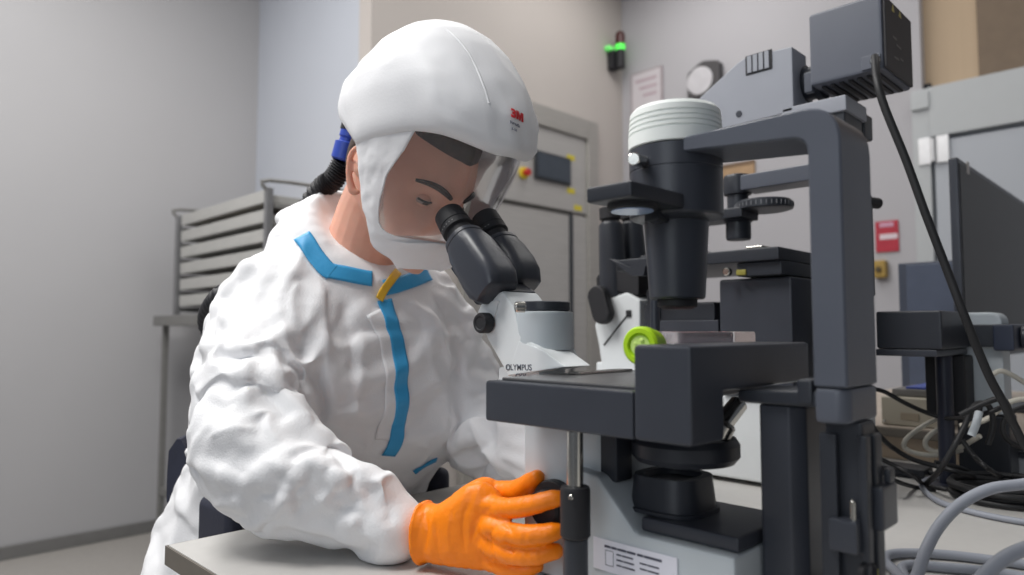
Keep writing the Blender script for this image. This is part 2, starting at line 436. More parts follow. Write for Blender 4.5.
MB().box(LX-.008, BX1-.022, BY0+.022, .798, DT+.0653, DT+.0675, .0005).build('board_top', mat('shelf_top_laminate', (170, 158, 146), .5), T)
ZS = DT+.068
# ================================================================== the near inverted microscope
def yz(px, py, X):
    p = PX(px, py, X); return (p.y, p.z)
def sq_ring(c, u, v, ru, rv, n=40, e=3.6):
    out = []
    for i in range(n):
        a = 2*PI*i/n; ca, sa = math.cos(a), math.sin(a)
        out.append(Vector(c)+Vector(u)*ru*math.copysign(abs(ca)**(2/e), ca)+Vector(v)*rv*math.copysign(abs(sa)**(2/e), sa))
    return out
XM, YO = .62, .383
T = thing('inverted_microscope', (XM, .4, DT), 'nearest inverted microscope with a dark stage and white base, the one the person looks into', 'microscope')
# base
bb = MB()
bb.prism([(.57, .552), (.67, .552), (.67, .446), (.655, .43), (.588, .43), (.57, .446)], 'z', .757, .926, .004)
bb.prism([(.47, .757), (.47, .880), (.437, .876), (.392, .829), (.292, .829), (.292, .757)], 'x', .556, .684, .005)
for (x, y) in ((.575, .54), (.665, .54), (.575, .31), (.665, .31)): bb.cyl((x, y, DT+.0005), (x, y, .758), .012)
base = bb.build('base', M['grey'], T)
lb0, lb1 = PX(594, 536, .556), PX(678, 558, .556)
lbz = lb0.z
lab = MB().box(.5545, .5558, lb1.y, lb0.y, lbz-.030, lbz, .0003).build('label_sticker', mat('sticker_paper', (226, 226, 236), .5, var=.01), base)
INK = mat('sticker_ink', (70, 72, 88), .6)
L = lb0.y-lb1.y
ik = MB()
def line(f0, f1, z, h): ik.box(.5541, .5546, lb0.y-L*f1, lb0.y-L*f0, lbz-z-h, lbz-z, 0)
for k, (f0, f1) in enumerate(((.15, .225), (.235, .30), (.31, .42), (.43, .53), (.55, .62), (.63, .83))): line(f0, f1, .0050, .0022)
for k in range(3):
    line(.30, .36+.02*(k % 2), .0105+.005*k, .0014); line(.37+.02*(k % 2), .50+.01*k, .0105+.005*k, .0014)
    if k: line(.58, .66, .0075+.005*k, .0014); line(.67, .80, .0075+.005*k, .0014)
line(.16, .26, .0095, .0004); line(.16, .26, .0235, .0004); line(.16, .163, .0095, .0140); line(.257, .26, .0095, .0140)
ik.build('print', INK, lab)
# pad with the collar that shields the objective
pd = MB().prism([(.566, .393), (.674, .393), (.674, .2935), (.566, .2935)], 'z', .8295, .843, .003).build('rear_pad', M['blk'], T)
rg = [sq_ring((XM-.006, YO+.004, z), (1, 0, 0), (0, 1, 0), r, r, e=3) for (z, r) in ((.8435, .0405), (.847, .0405), (.8475, .0375), (.874, .0345), (.8775, .034), (.8775, .026), (.872, .024))]
MB().rings(rg).build('objective_collar', M['blk2'], T)
tr = MB().lathe([(.03, 0), (.048, .004), (.053, .010), (.053, .022), (.049, .028), (.03, .03)], (.624, YO-.004, .886), (0, 0, 1), 48).build('nosepiece', M['blk2'], T)
for (p0, p1, r) in ((tuple(PD(719, 428, .725)), tuple(PD(740, 402, .735)), .0085), ((.625, .345, .912), (.628, .335, .93), .011), ((.62, .383, .915), (.62, .383, .955), .0115)):
    a, b = Vector(p0), Vector(p1)
    ob = MB().cyl(a, b, .0105, .0095).build('objective', M['chrome'], tr)
bx = MB().box(.572, .60, .425, .455, .868, .917, .003).build('focus_block', M['blk2'], T)
# stage
st = MB().prism([(.50, .926), (.555, .926), (.555, .953), (.74, .953), (.74, .9675), (.50, .9675)], 'y', .3537, .54, .003)
st.prism([(.50, .926), (.555, .926), (.555, .9675), (.735, .9675), (.735, 1.0075), (.50, 1.0075)], 'y', .2975, .3535, .004)
stage = st.build('stage', M['blk'], T)
MB().box(.515, .725, .355, .53, .9676, .9705, .001).build('stage_plate', mat('stage_anodised', (112, 112, 114), .28, .5, bump=.05), stage)
MB().box(.60, .70, .495, .512, .9706, .9735, .0008).build('slide_clamp', M['chrome'], stage)
# stage handle
xr, yr = .516, PX(575, 460, .516).y
hd = MB().cyl((xr, yr, .866), (xr, yr, .926), .0078).build('stage_handle', M['chrome'], T)
MB().lathe([(.0128, 0), (.0142, .002), (.0142, .044), (.013, .047)], (xr, yr, .826), (0, 0, 1)).build('upper_knob', M['rub'], hd)
MB().lathe([(.0105, 0), (.0118, .002), (.0118, .062)], (xr, yr, .763), (0, 0, 1)).build('lower_knob', M['blk2'], hd)
MB().cyl((xr-.0125, yr-.006, .866), (xr-.0148, yr-.007, .866), .0022, bev=.0005).build('set_screw', M['chrome'], hd)
# focus knobs
kc = PX(551, 507, .555)
KY, KZ = kc.y, kc.z
for s in (-1, 1):
    x0 = XM+s*.052
    k = MB().lathe([(.020, 0), (.026, .001), (.0275, .004), (.0275, .012), (.026, .014), (.019, .0145), (.019, .024), (.017, .0265)], (x0, KY, KZ), (s, 0, 0), 48).build('focus_knob', M['rub'], T)
# binocular head
X0 = .585
hp = [yz(*p, X0) for p in ((487, 340), (476, 313), (481, 302), (502, 290), (514, 307), (519, 331), (540, 349), (548, 369), (507, 376))]
hb = MB().prism(hp, 'x', X0, .648, .0045, 2)
hb.prism([yz(*p, X0) for p in ((519, 340), (543, 350), (566, 367), (507, 376))], 'x', X0-.0006, .630, .002, 2)
hb.prism([(.596, .552), (.644, .552), (.644, .62), (.596, .62)], 'z', .925, .975, .003)
head = hb.build('viewing_head', M['white'], T)
YC = .566
MB().lathe([(.0355, 0), (.0352, .04), (.0345, .044), (.03, .045)], (XM, YC, .997), (0, 0, 1), 64).build('port_tube', M['ivory'] if False else M['grey'], head)
MB().lathe([(.0275, 0), (.029, .001), (.029, .010), (.0275, .0112), (.02, .0112)], (XM, YC-.003, 1.0425), (0, 0, 1), 56).build('port_ring', M['blk2'], head)
sc = PD(521, 307, .775)
MB().lathe([(.0035, 0), (.0055, .001), (.0062, .003), (.0062, .011), (.0045, .0125)], sc-Vector((.004, -.006, 0)), (.8, -.6, 0)).build('clamp_screw', M['chrome'], head)
kn = PX(489, 323, X0)
MB().lathe([(.009, 0), (.0125, .002), (.0125, .013), (.011, .0155), (.0085, .0155), (.0075, .0145)], (X0-.0005, kn.y, kn.z), (-1, 0, 0)).build('lever_knob', M['rub'], head)
hgp = PX(494, 307, X0)
MB().prism(rounded([(hgp.y+.008, hgp.z+.007), (hgp.y-.010, hgp.z+.008), (hgp.y-.003, hgp.z-.012), (hgp.y+.006, hgp.z-.010)], .002), 'x', X0-.0018, X0+.001, .0006).build('lever_plate', M['white'], head)
q = PX(506, 370, X0)
INKG = mat('logo_ink_grey', (84, 88, 98), .5)
text('maker_name', 'OLYMPUS', .0098, (X0-.0006, q.y, q.z), (0, -1, .03), (0, .03, 1), INKG, head, bold=.0001)
q = PX(514, 376.5, X0)
text('model_marking', 'CKX', .0085, (X0-.0006, q.y-.003, q.z-.0025), (0, -1, .03), (0, .03, 1), INKG, head, bold=.0002)
# eyepieces and prism housings
for s, X, pe, pb in ((-1, .588, (448, 214), (497, 291)), (1, .652, (484, 217), (521, 287))):
    E = PX(*pe, X); B = PX(*pb, X); ax = (B-E).normalized(); u = Vector((1, 0, 0)); v = ax.cross(u); Lh = (B-E).length
    bd = MB()
    def R(h, ru, rv, e=3.2, off=0): return sq_ring(E+ax*h+v*off, u, v, ru, rv, e=e)
    bd.rings([R(.046, .022, .022, 2.2), R(.048, .0245, .0245, 2.4), R(.054, .0250, .0255, 2.6), R(.0545, .0243, .0248, 2.6), R(.07, .026, .028, 3.4), R(Lh-.03, .027, .030, 4), R(Lh-.012, .027, .029, 4), R(Lh+.002, .026, .022, 3.4), R(Lh+.006, .02, .016, 3)])
    hs = bd.build('prism_housing', M['blk'], T, sharp=40)
    MB().lathe([(.0165, 0), (.0185, .0005), (.0195, .002), (.0205, .012), (.0212, .022), (.0205, .0225), (.0205, .024), (.0215, .0245), (.0218, .033), (.0205, .034), (.0180, .035), (.0175, .048)], E, ax, 48, cap=False).build('eyepiece', M['rub'], hs)
    MB().lathe([(.0001, .003), (.0168, .003)], E, ax, 32, cap=False).build('eye_lens', mat('eye_lens_glass', (30, 34, 44), .08), hs)
    mk = MB()
    for k in range(9):
        a = -1.1+k*.22
        d2 = u*math.cos(a)*(-1)+v*math.sin(a)
        p = E+ax*.0285+d2*.0218
        mk.cyl(p, p+d2*.0003, .0007, bev=.0001, n=8)
    mk.build('scale_marks', mat('pale_print', (150, 150, 150), .5), hs)
br = MB()
B1 = PX(494, 289, .588)
br.prism(rounded([yz(*p, .60) for p in ((452, 268), (470, 262), (512, 291), (504, 303), (478, 305))], .004), 'x', .597, .643, .004)
br.build('hinge_block', M['blk2'], T)
# illumination arm and pillar
ar = [(.2075, .9735), (.2075, 1.207), (.377, 1.205), (.377, 1.193), (.2345, 1.182), (.2345, .9735)]
fr = MB().prism(rounded(ar, [0, .034, .004, .002, .014, 0], 7), 'x', .585, .655, .0075, 1).build('arm', M['slate'], T, sharp=20)
MB().prism([(.585, .2345), (.585, .2145), (.592, .2075), (.655, .2075), (.655, .2345)], 'z', .944, .973, .004).build('pillar_foot', M['slate'], T)
rc = MB().box(.604, .636, .204, .234, .7508, .945, .003)
rc.box(.596, .604, .222, .236, .757, .935, .002); rc.box(.60, .612, .200, .207, .80, .935, .002); rc.box(.622, .639, .200, .214, .757, .934, .002)
rcol = rc.build('rear_column', M['blk2'], T)
MB().box(.617, .655, .194, .209, .857, .893, .003).build('socket_cover', M['blk'], rcol)
MB().box(.636, .650, .194, .200, .893, .905, .002).build('socket_lever', M['blk2'], rcol)
MB().box(.590, .606, .2055, .228, .842, .868, .0025).build('switch_box', M['blk'], rcol)
MB().cyl((.597, .2105, .866), (.597, .2105, .884), .0022).build('switch_lever', M['chrome'], rcol)
MB().lathe([(.010, 0), (.010, .004), (.008, .005), (.007, .002)], (.603, .2045, .826), (-.3, -1, 0)).build('power_inlet', M['rub'], rcol)
MB().box(.6125, .615, .1985, .2002, .817, .828, .0004).build('yellow_mark', mat('yellow_tape', (200, 196, 40), .5), rcol)
po = MB().prism([(.606, .2915), (.66, .2915), (.66, .252), (.612, .252), (.60, .262), (.60, .288)], 'z', .7508, .954, .002).box(.61, .65, .236, .253, .752, .80, .002).build('stage_post', M['blk'], T)
bk_ = MB().prism(rounded([(.235, .955), (.3065, .955), (.3065, .9665), (.235, .969)], .004), 'x', .594, .66, .003).build('stage_bracket', M['blk2'], T)
MB().box(.592, .64, .2385, .252, .957, .9785, .003).build('bracket_block', M['blk2'], T)
# condenser: drum, white cap, lower barrel, filter holder
cd = MB().lathe([(.034, -.004), (.0455, 0), (.0468, .002), (.0468, .046), (.0462, .0465), (.0462, .0475), (.0468, .048), (.0468, .069), (.0455, .070)], (XM, YO, 1.133), (0, 0, 1), 64).build('condenser_drum', M['blk'], T)
pr = [(.0462, 0), (.0475, .001), (.0475, .012)]
for k in range(4):
    h = .0135+k*.0052; pr += [(.0475-.0004*k, h), (.0460-.0004*k, h+.0006), (.0460-.0004*k, h+.0016), (.0473-.0004*k, h+.0024)]
pr += [(.0455, .037), (.042, .0412), (.02, .042)]
MB().lathe(pr, (XM, YO, 1.2035), (0, 0, 1), 64).build('condenser_cap', M['ivory'], T)
MB().lathe([(.026, 0), (.0278, .002), (.0325, .078), (.0325, .082)], (XM, YO, 1.051), (0, 0, 1), 56).build('condenser_barrel', M['blk'], T)
MB().lathe([(.014, 0), (.020, .003), (.020, .012)], (XM, YO, 1.041), (0, 0, 1), 40).build('condenser_lens', M['rub'], T)
fh = MB().box(.498, .586, .352, .402, 1.136, 1.1505, .0025).build('filter_holder', M['blk2'], T)
MB().lathe([(.021, 0), (.023, .001), (.023, .006)], (.535, .377, 1.1305), (0, 0, 1)).build('filter_ring', M['rub'], fh)
MB().lathe([(.0001, 0), (.0195, 0), (.0195, .003)], (.535, .377, 1.1295), (0, 0, 1)).build('blue_filter', mat('blue_filter_glass', (150, 170, 205), .1), fh)
s0 = PD(640, 161, .672); s1 = PD(633.5, 159, .652)
sw = MB().cyl(s0+(s0-s1)*.5, s1, .0062, bev=.001).build('thumb_screw', M['chrome'], cd)
MB().box(.570, .60, .372, .388, 1.125, 1.1365, .002).build('holder_stem', M['blk2'], fh)
xr2, yr2 = .72, PX(655, 320, .72).y
MB().cyl((xr2, yr2, .9706), (xr2, yr2, 1.06), .0058).build('condenser_rod', M['blk'], T)

# ------------------------------------------------------------------ culture flask lying on the stage
fx0, fx1, fy, fz = .588, .768, .398, 1.0015
T = thing('culture_flask', (.68, fy, .9706), 'clear flat culture flask with a lime green cap lying on the near microscope stage', 'flask')
PL = bpy.data.materials.new('clear_polystyrene'); PL.use_nodes = True
nt = PL.node_tree; b = nt.nodes['Principled BSDF']; b.inputs['Base Color'].default_value = (.93, .86, .87, 1); b.inputs['Roughness'].default_value = .08
b.inputs['Transmission Weight'].default_value = .9; b.inputs['IOR'].default_value = 1.25
MB().prism(rounded([(fx0+.02, fy-.028), (fx1, fy-.028), (fx1, fy+.028), (fx0+.02, fy+.028), (fx0, fy+.014), (fx0, fy-.014)], .006), 'z', .9712, 1.0185, .003).build('flask_body', PL, T)
MB().box(fx0+.04, fx1-.004, fy-.026, fy+.026, .9722, .979, .001).build('medium', mat('pink_medium', (214, 170, 172), .2, trans=.5), T)
MB().cyl((fx0+.002, fy, fz), (fx0-.018, fy, fz), .0135).build('neck', PL, T)
cpm = mat('lime_plastic', (178, 220, 36), .4, var=.03)
cp = MB().lathe([(.0150, 0), (.0158, .003), (.0158, .014), (.0182, .016), (.0185, .018), (.0185, .025), (.0165, .0275), (.0125, .0275), (.0115, .0255), (.0112, .0245), (.006, .0245), (.0001, .0245)], (fx0-.006, fy-.010, fz+.0035), (-1, -.12, 0), 48).build('cap', cpm, T)
vm = MB().cyl((fx0-.0306, fy-.0128, fz+.0035), (fx0-.0312, fy-.0129, fz+.0035), .0098, bev=.0002)
for k in range(4):
    a = k*PI/2+.4
    vm.ball((fx0-.0312, fy-.0128+.0055*math.cos(a), fz+.0035+.0055*math.sin(a)), .0015, .0024, .0024, 12)
vm.build('cap_vent', mat('pale_green_vent', (205, 235, 130), .5), cp)

# ================================================================== the second microscope, behind
T = thing('inverted_microscope', (1.27, .6, DT), 'second inverted microscope behind the near one, topped by a camera box', 'microscope')
b2 = MB().box(1.16, 1.315, .42, .95, .758, .905, .006)
for (x, y) in ((1.19, .46), (1.29, .46), (1.19, .9), (1.29, .9)): b2.cyl((x, y, DT+.0005), (x, y, .759), .016)
b2.build('base', M['white'], T)
MB().box(1.15, 1.37, .493, .625, .9055, 1.11, .005).build('filter_turret', M['blk'], T)
bd = MB().box(1.17, 1.36, .645, .80, .9055, 1.072, .005).box(1.20, 1.36, .6255, .645, .9055, 1.03, .003).box(1.165, 1.2, .76, .79, .9055, 1.10, .003)
bd.build('body', M['blk2'], T)
bp = MB().box(1.155, 1.17, .63, .755, 1.012, 1.038, .002).box(1.155, 1.17, .63, .75, .96, 1.0, .002)
bp.build('front_panel', M['blk'], T)
hp2 = [yz(*p, 1.21) for p in ((602, 373), (598, 345), (594, 325), (604, 300), (626, 292), (640, 300), (640, 373))]
h2 = MB().prism(hp2, 'x', 1.21, 1.33, .006)
ha = PX(600, 345, 1.21)
h2.box(1.22, 1.34, .80, .96, .906, .95, .004)
hd2 = h2.build('viewing_head', M['white'], T)
g0, g1 = PX(604, 345, 1.2095), PX(629, 313, 1.2095)
MB().tube([g0, (g0+g1)/2, g1], .0018, 8, 2).build('seam', M['rub'], hd2)
MB().box(1.206, 1.212, g1.y-.006, g1.y+.006, g1.z-.008, g1.z+.006, .001).build('clip', M['rub'], hd2)
# lever: an oval paddle
c0, c1 = PX(600.5, 297, 1.19), PX(605, 313, 1.19)
ov = []
axd = Vector((0, c1.y-c0.y, c1.z-c0.z)); L = axd.length; axd.normalize(); pe = Vector((0, -axd.z, axd.y)); r_ = .024
for k in range(24):
    a = 2*PI*k/24
    cc = c0 if math.cos(a) < 0 else c1
    pnt = cc+axd*r_*math.cos(a)+pe*r_*math.sin(a); ov.append((pnt.y, pnt.z))
MB().prism(ov, 'x', 1.172, 1.196, .006).build('lever_paddle', M['rub'], T)
for X, pt, pb in ((1.235, (610, 213), (614, 290)), (1.30, (631, 213), (635, 282))):
    E = PX(*pt, X); B = PX(*pb, X); ax = (B-E).normalized()
    h = MB().lathe([(.022, 0), (.026, .006), (.028, .05), (.030, .10), (.031, .14), (.029, .165)], E+ax*.022, ax, 36)
    Ln = (B-E).length
    hs = h.build('eye_tube', M['blk2'], T)
    MB().lathe([(.020, 0), (.0235, .002), (.0235, .026), (.0195, .029), (.0195, .040), (.022, .042), (.022, .056), (.0185, .06), (.0185, .08)], E-ax*.012, ax, 36).build('eyepiece', M['rub'], hs)
    MB().lathe([(.0224, 0), (.0224, .004)], E+ax*.034, ax, 36).build('silver_band', M['chrome'], hs)
MB().prism(rounded([yz(*p, 1.22) for p in ((597, 278), (606, 266), (640, 262), (640, 296), (598, 282+6))], .006), 'x', 1.215, 1.325, .008).build('binocular_block', M['rub'], T)
s2 = MB().box(1.12, 1.42, .50, .83, 1.136, 1.158, .003)
s2.box(1.13, 1.40, .50, .58, 1.112, 1.136, .003); s2.box(1.16, 1.38, .66, .80, 1.158, 1.167, .002)
stg2 = s2.build('stage', M['blk2'], T)
MB().box(1.125, 1.175, .53, .56, 1.158, 1.163, .002).build('slide_clip', M['chrome'], stg2)
kk = PX(729, 272, 1.13)
MB().cyl(kk, kk+Vector((-.012, 0, 0)), .007).build('clamp_knob', M['chrome'], stg2)
kk = PX(740, 272, 1.13)
MB().box(kk.x-.004, kk.x+.012, kk.y-.012, kk.y+.006, kk.z-.006, kk.z+.004, .002).build('yellow_clip', mat('yellow_clip', (140, 132, 60), .5), stg2)
lv = PX(640, 268, 1.125)
MB().prism(rounded([yz(*p, 1.125) for p in ((613, 259), (634, 268), (650, 266), (648, 276), (636, 276))], .003), 'x', 1.11, 1.14, .003).build('stage_handle', M['blk2'], stg2)
# condenser on its arm
cc = PX(738, 208, 1.265)
CY = cc.y
zz = lambda py: PX(738, py, 1.265).z
cn = MB().lathe([(.022, zz(240)), (.0235, zz(238)), (.0235, zz(223)), (.027, zz(222)), (.027, zz(214)), (.020, zz(213)), (.020, zz(196)), (.026, zz(195)), (.028, zz(190)), (.028, zz(179)), (.025, zz(176)), (.018, zz(175))], (1.265, CY, 0), (0, 0, 1), 40).build('condenser', M['blk2'], T)
MB().box(1.235, 1.295, .44, CY-.02, zz(194), zz(179), .003).build('condenser_arm', M['slate'], T)
MB().box(1.225, 1.305, .44, .465, zz(197), zz(172), .003).build('arm_clamp', M['blk'], T)
dc = PX(764, 208, 1.265)
dk = MB().lathe([(.045, 0), (.052, .002), (.052, .014), (.048, .018), (.012, .018)], (1.265, dc.y, zz(214)), (0, 0, 1), 48).build('turret_disc', M['blk2'], T)
tk = MB()
for k in range(36):
    a = 2*PI*k/36; tk.box(-.0008, .0008, -.0008, .0008, -.004, .004, 0, M=Matrix.Translation((1.265+.0522*math.cos(a), dc.y+.0522*math.sin(a), zz(214)+.009)))
tk.build('disc_marks', mat('mark_grey', (110, 112, 116), .5), dk)
MB().box(1.22, 1.29, CY-.03, CY+.10, zz(221), zz(211), .003).build('slider', M['blk2'], T)
# lamp tower
MB().box(1.205, 1.29, .42, .47, .9055, 1.40, .004).box(1.285, 1.335, .421, .45, 1.08, 1.26, .003).build('pillar', M['blk2'], T)
kb = PX(876, 201, 1.33); MB().cyl((1.325, .43, kb.z), (1.36, .42, kb.z), .010).build('pillar_knob', M['rub'], T)
tw = [yz(*p, 1.2) for p in ((792, 46), (746, 57), (738, 62), (697, 100), (697, 134), (790, 112))]
tw[5] = (tw[0][0], tw[5][1]); tw[4] = (tw[3][0], tw[5][1]-.005)
lamp = MB().prism(tw, 'x', 1.2, 1.262, .003).build('lamp_tower', M['pale'], T)
lv = MB()
l0, l1 = PX(747, 62, 1.2), PX(770, 54, 1.2); zt_, zb_ = PX(758, 54, 1.2).z, PX(758, 71, 1.2).z
lv.box(1.1985, 1.201, l1.y-.004, l0.y+.003, zb_-.003, zt_+.002, .001)
vt = lv.build('vent_recess', M['rub'], lamp)
vs = MB()
w = (l0.y-l1.y)/4
for k in range(4): vs.box(1.1965, 1.199, l1.y+w*k+.001, l1.y+w*(k+1)-.0015, zb_, zt_, .0005)
vs.build('vent_slats', M['pale'], vt)
sp = PX(739, 114, 1.2); MB().cyl((1.2, sp.y, sp.z), (1.1985, sp.y, sp.z), .006, bev=.0004).build('screw_cover', M['blk'], lamp)
MB().box(1.2, 1.30, .415, .525, 1.385, 1.412, .003).build('tower_block', M['pale'], T)
MB().box(1.30, 1.345, .42, .50, 1.36, 1.405, .004).build('tower_side', M['blk2'], T)
jz = 1.466
MB().lathe([(.034, 0), (.034, .012), (.030, .014), (.030, .03), (.036, .032), (.036, .05)], (1.262, .472, jz), (0, 1, 0), 40).build('lamp_joint', M['blk2'], T)
MB().box(1.212, 1.225, .475, .489, 1.434, 1.470, .002).build('joint_clip', M['slate'], T)
# camera box
cb = MB().box(1.2, 1.35, .3565, .474, 1.4395, 1.566, .006).build('camera_box', M['cam'], T)
MB().box(1.205, 1.345, .3525, .357, 1.443, 1.562, .002).build('rear_panel', mat('dark_grey_panel', (62, 60, 62), .5), cb)
tri = MB()
for px, py in ((893, 8), (900, 14)):
    q = PY(px, py, .352); tri.prism([(q.x-.006, q.z-.006), (q.x+.006, q.z-.006), (q.x, q.z+.006)], 'y', .3517, .3527, 0)
tri.build('warning_marks', mat('pale_yellow_mark', (190, 176, 110), .5), cb)
pm = MB()
for px, py, w_ in ((899, 47, .012), (896, 58, .007), (898, 59, .006), (902, 60, .008), (895, 38, .009)):
    q = PY(px, py, .352); pm.box(q.x-w_, q.x+w_, .3518, .3527, q.z-.0015, q.z+.0015, 0)
pm.build('panel_print', mat('faint_print', (120, 116, 114), .5), cb)
gr = MB()
for k in range(7): gr.box(1.215, 1.335, .366+.0145*k, .373+.0145*k, 1.436, 1.440, .001)
gr.build('bottom_grille', M['rub'], cb)
pl = PX(876, 60, 1.2)
MB().box(1.1975, 1.2005, max(pl.y-.014, .360), pl.y+.022, 1.4435, pl.z+.010, .001).build('connector_plate', M['cam'], cb)
MB().lathe([(.008, 0), (.008, .006), (.006, .010)], (1.1975, pl.y, pl.z-.002), (-1, -.2, -.2)).build('plug', M['chrome'], cb)
CABLE_START = Vector((1.189, pl.y-.002, pl.z-.004))

# ================================================================== third microscope frame at the right
T = thing('microscope_frame', (1.40, .34, DT), 'black microscope stage slab on a dark post in front of the large monitor', 'microscope')
MB().box(1.30, 1.48, .312, .412, .988, 1.052, .004).build('stage_slab', M['blk2'], T)
MB().box(1.30, 1.50, .32, .414, .976, .9875, .002).build('slab_rim', M['blk'], T)
MB().lathe([(.030, 0), (.030, .004), (.013, .006), (.013, .225)], (1.40, .335, DT+.0005), (0, 0, 1)).build('post', mat('blue_black_metal', (36, 40, 54), .35), T)
MB().box(1.43, 1.494, .31, .373, .866, .975, .004).build('black_panel', M['rub'], T)
wp = MB().prism(rounded([(.265, .868), (.335, .868), (.335, 1.052), (.265, 1.052)], [0, 0, .02, .02]), 'x', 1.50, 1.56, .006).build('white_limb', M['grey'], T)
MB().box(1.495, 1.565, .26, .34, DT+.0005, .8675, .004).build('limb_foot', M['blk2'], T)
cl = MB().box(1.40, 1.66, .232, .262, .985, 1.03, .004).build('clamp_bar', mat('blue_black_bar', (40, 46, 62), .4), T)
MB().cyl((1.46, .231, 1.007), (1.46, .222, 1.007), .019).build('clamp_knob', M['blk'], cl)
MB().box(1.48, 1.54, .255, .32, .99, 1.03, .003).build('limb_clamp', M['blk2'], T)

# ------------------------------------------------------------------ monitor
mx, my = 1.75, .382
mt, mbz = PD(957, 156, 1.5).z, .955
T = thing('computer_monitor', (2.0, my, ZS), 'large dark computer monitor standing on the bench shelf at the right edge of the photo', 'monitor')
MB().box(mx, mx+.95, my-.004, my+.0145, mbz, mt, .004).build('casing', M['blk'], T)
MB().box(mx+.012, mx+.938, my-.0055, my-.003, mbz+.012, mt-.012, .001).build('screen', mat('dark_screen', (38, 37, 38), .4, var=.03), T)
ml = PY(968, 167, my-.006); MB().box(ml.x-.012, ml.x+.012, my-.0065, my-.0050, ml.z-.016, ml.z+.012, .0005).build('corner_sticker', mat('pale_sticker', (190, 186, 184), .5), T)
MB().box(mx+.44, mx+.50, my+.02, my+.06, ZS+.012, mbz+.2, .004).build('stand_neck', M['blk2'], T)
MB().box(mx+.34, mx+.60, my-.06, my+.05, ZS+.0005, ZS+.012, .004).build('stand_foot', M['blk2'], T)
# desktop computer further back
T = thing('desktop_computer', (2.2, .60, ZS), 'dark grey desktop computer case standing behind the large monitor', 'computer')
q = PD(904, 263, 1.95); r_ = q
MB().box(r_.x, r_.x+.32, .45, .62, ZS+.0005, r_.z, .004).build('case', mat('dark_blue_grey_case', (62, 68, 82), .45), T)
MB().box(r_.x-.006, r_.x-.0005, .455, .598, ZS+.006, r_.z-.006, .003).build('front_panel', mat('blue_grey_panel', (74, 82, 100), .45), T)
# beige controller with a lid on the shelf
q0, q1 = PX(881, 405, LX+.02), PX(926, 410, LX+.02)
T = thing('control_box', (1.7, q1.y, ZS), 'small beige electronic control box on the bench shelf behind the post', 'box')
zt_ = PX(890, 397, LX+.02).z
cbx = MB().box(LX+.02, LX+.20, .39, q0.y, ZS+.0005, zt_, .003).build('case', mat('beige_metal_case', (170, 163, 148), .5, var=.03), T)
MB().box(LX+.0185, LX+.0202, .44, .475, ZS+.013, ZS+.028, .0005).build('label_plate', mat('tan_label', (150, 138, 120), .5), cbx)
for y in (q0.y-.006, .43): MB().cyl((LX+.02, y, ZS+.008+(y < .45)*-.002), (LX+.0165, y, ZS+.008), .003, bev=.0005).build('screw', M['chrome'], cbx)
T = thing('grey_case', (1.75, .45, zt_), 'flat grey case with a blue edge lying on the beige control box', 'case')
MB().box(LX+.05, LX+.22, .38, .50, zt_+.0005, zt_+.016, .003).build('shell', mat('flat_grey_case', (108, 106, 104), .5), T)
MB().box(LX+.06, LX+.21, .385, .475, zt_+.0165, zt_+.021, .001).build('blue_lid', mat('blue_plastic', (72, 88, 160), .5), T)
# grey device under the black bar, lower right
T = thing('grey_device', (1.33, .13, DT), 'smooth light grey device half hidden by black cables at the right edge', 'device')
g0 = PZ(983, 468, DT+.001)
MB().prism(rounded([(g0.x, DT+.001), (LX-.03, DT+.001), (LX-.03, DT+.035), (g0.x+.012, DT+.035)], .006), 'y', .02, g0.y, .003).build('housing', mat('light_grey_housing', (176, 178, 182), .35, var=.03), T)
MB().box(g0.x-.004, LX-.03, .015, g0.y+.02, DT+.036, DT+.046, .002).build('dark_lid', M['blk2'], T)
# black power bricks
q = PZ(884, 480, DT)
def brick(px, py, sx, sy, sz, label):
    q = PZ(px, py, DT)
    T = thing('power_adapter', (q.x, q.y, DT), label, 'adapter', 'power adapters among the cables')
    MB().box(q.x-sx/2, q.x+sx/2, q.y-sy/2, q.y+sy/2, DT+.0008, DT+sz, .004).build('housing', M['blk2'], T)
    MB().cyl((q.x, q.y-sy/2, DT+sz*.5), (q.x, q.y-sy/2-.014, DT+sz*.5), .004).build('strain_relief', M['rub'], T)
brick(899, 474, .06, .10, .018, 'flat black power adapter on the bench right of the near microscope pillar')
brick(966, 452, .05, .06, .05, 'chunky black power adapter in the tangle of cables behind the coiled black lead')

# ------------------------------------------------------------------ cables
def cable(name, label, r, m, pts, group=None):
    """pts: (px, py, d) free in the air or (px, py) lying on the bench"""
    if name == 'black_cable': r *= .86
    P = [PD(*p) if len(p) == 3 else PZ(p[0], p[1], DT+r+.0006) for p in pts]
    for p in P: p.z = max(p.z, DT+r+.0004)
    o = MB().tube(P, r, 12, 8).build(name, m, sharp=60, wn=False)
    return tag(o, label, 'cable', group or {'g': 'light grey cables on the bench', 'b': 'black cables in the tangle', 'w': 'white cables by the bench shelf'}[name[0]])
G, K_, Wc = M['cable_g'], M['cable_k'], M['cable_w']
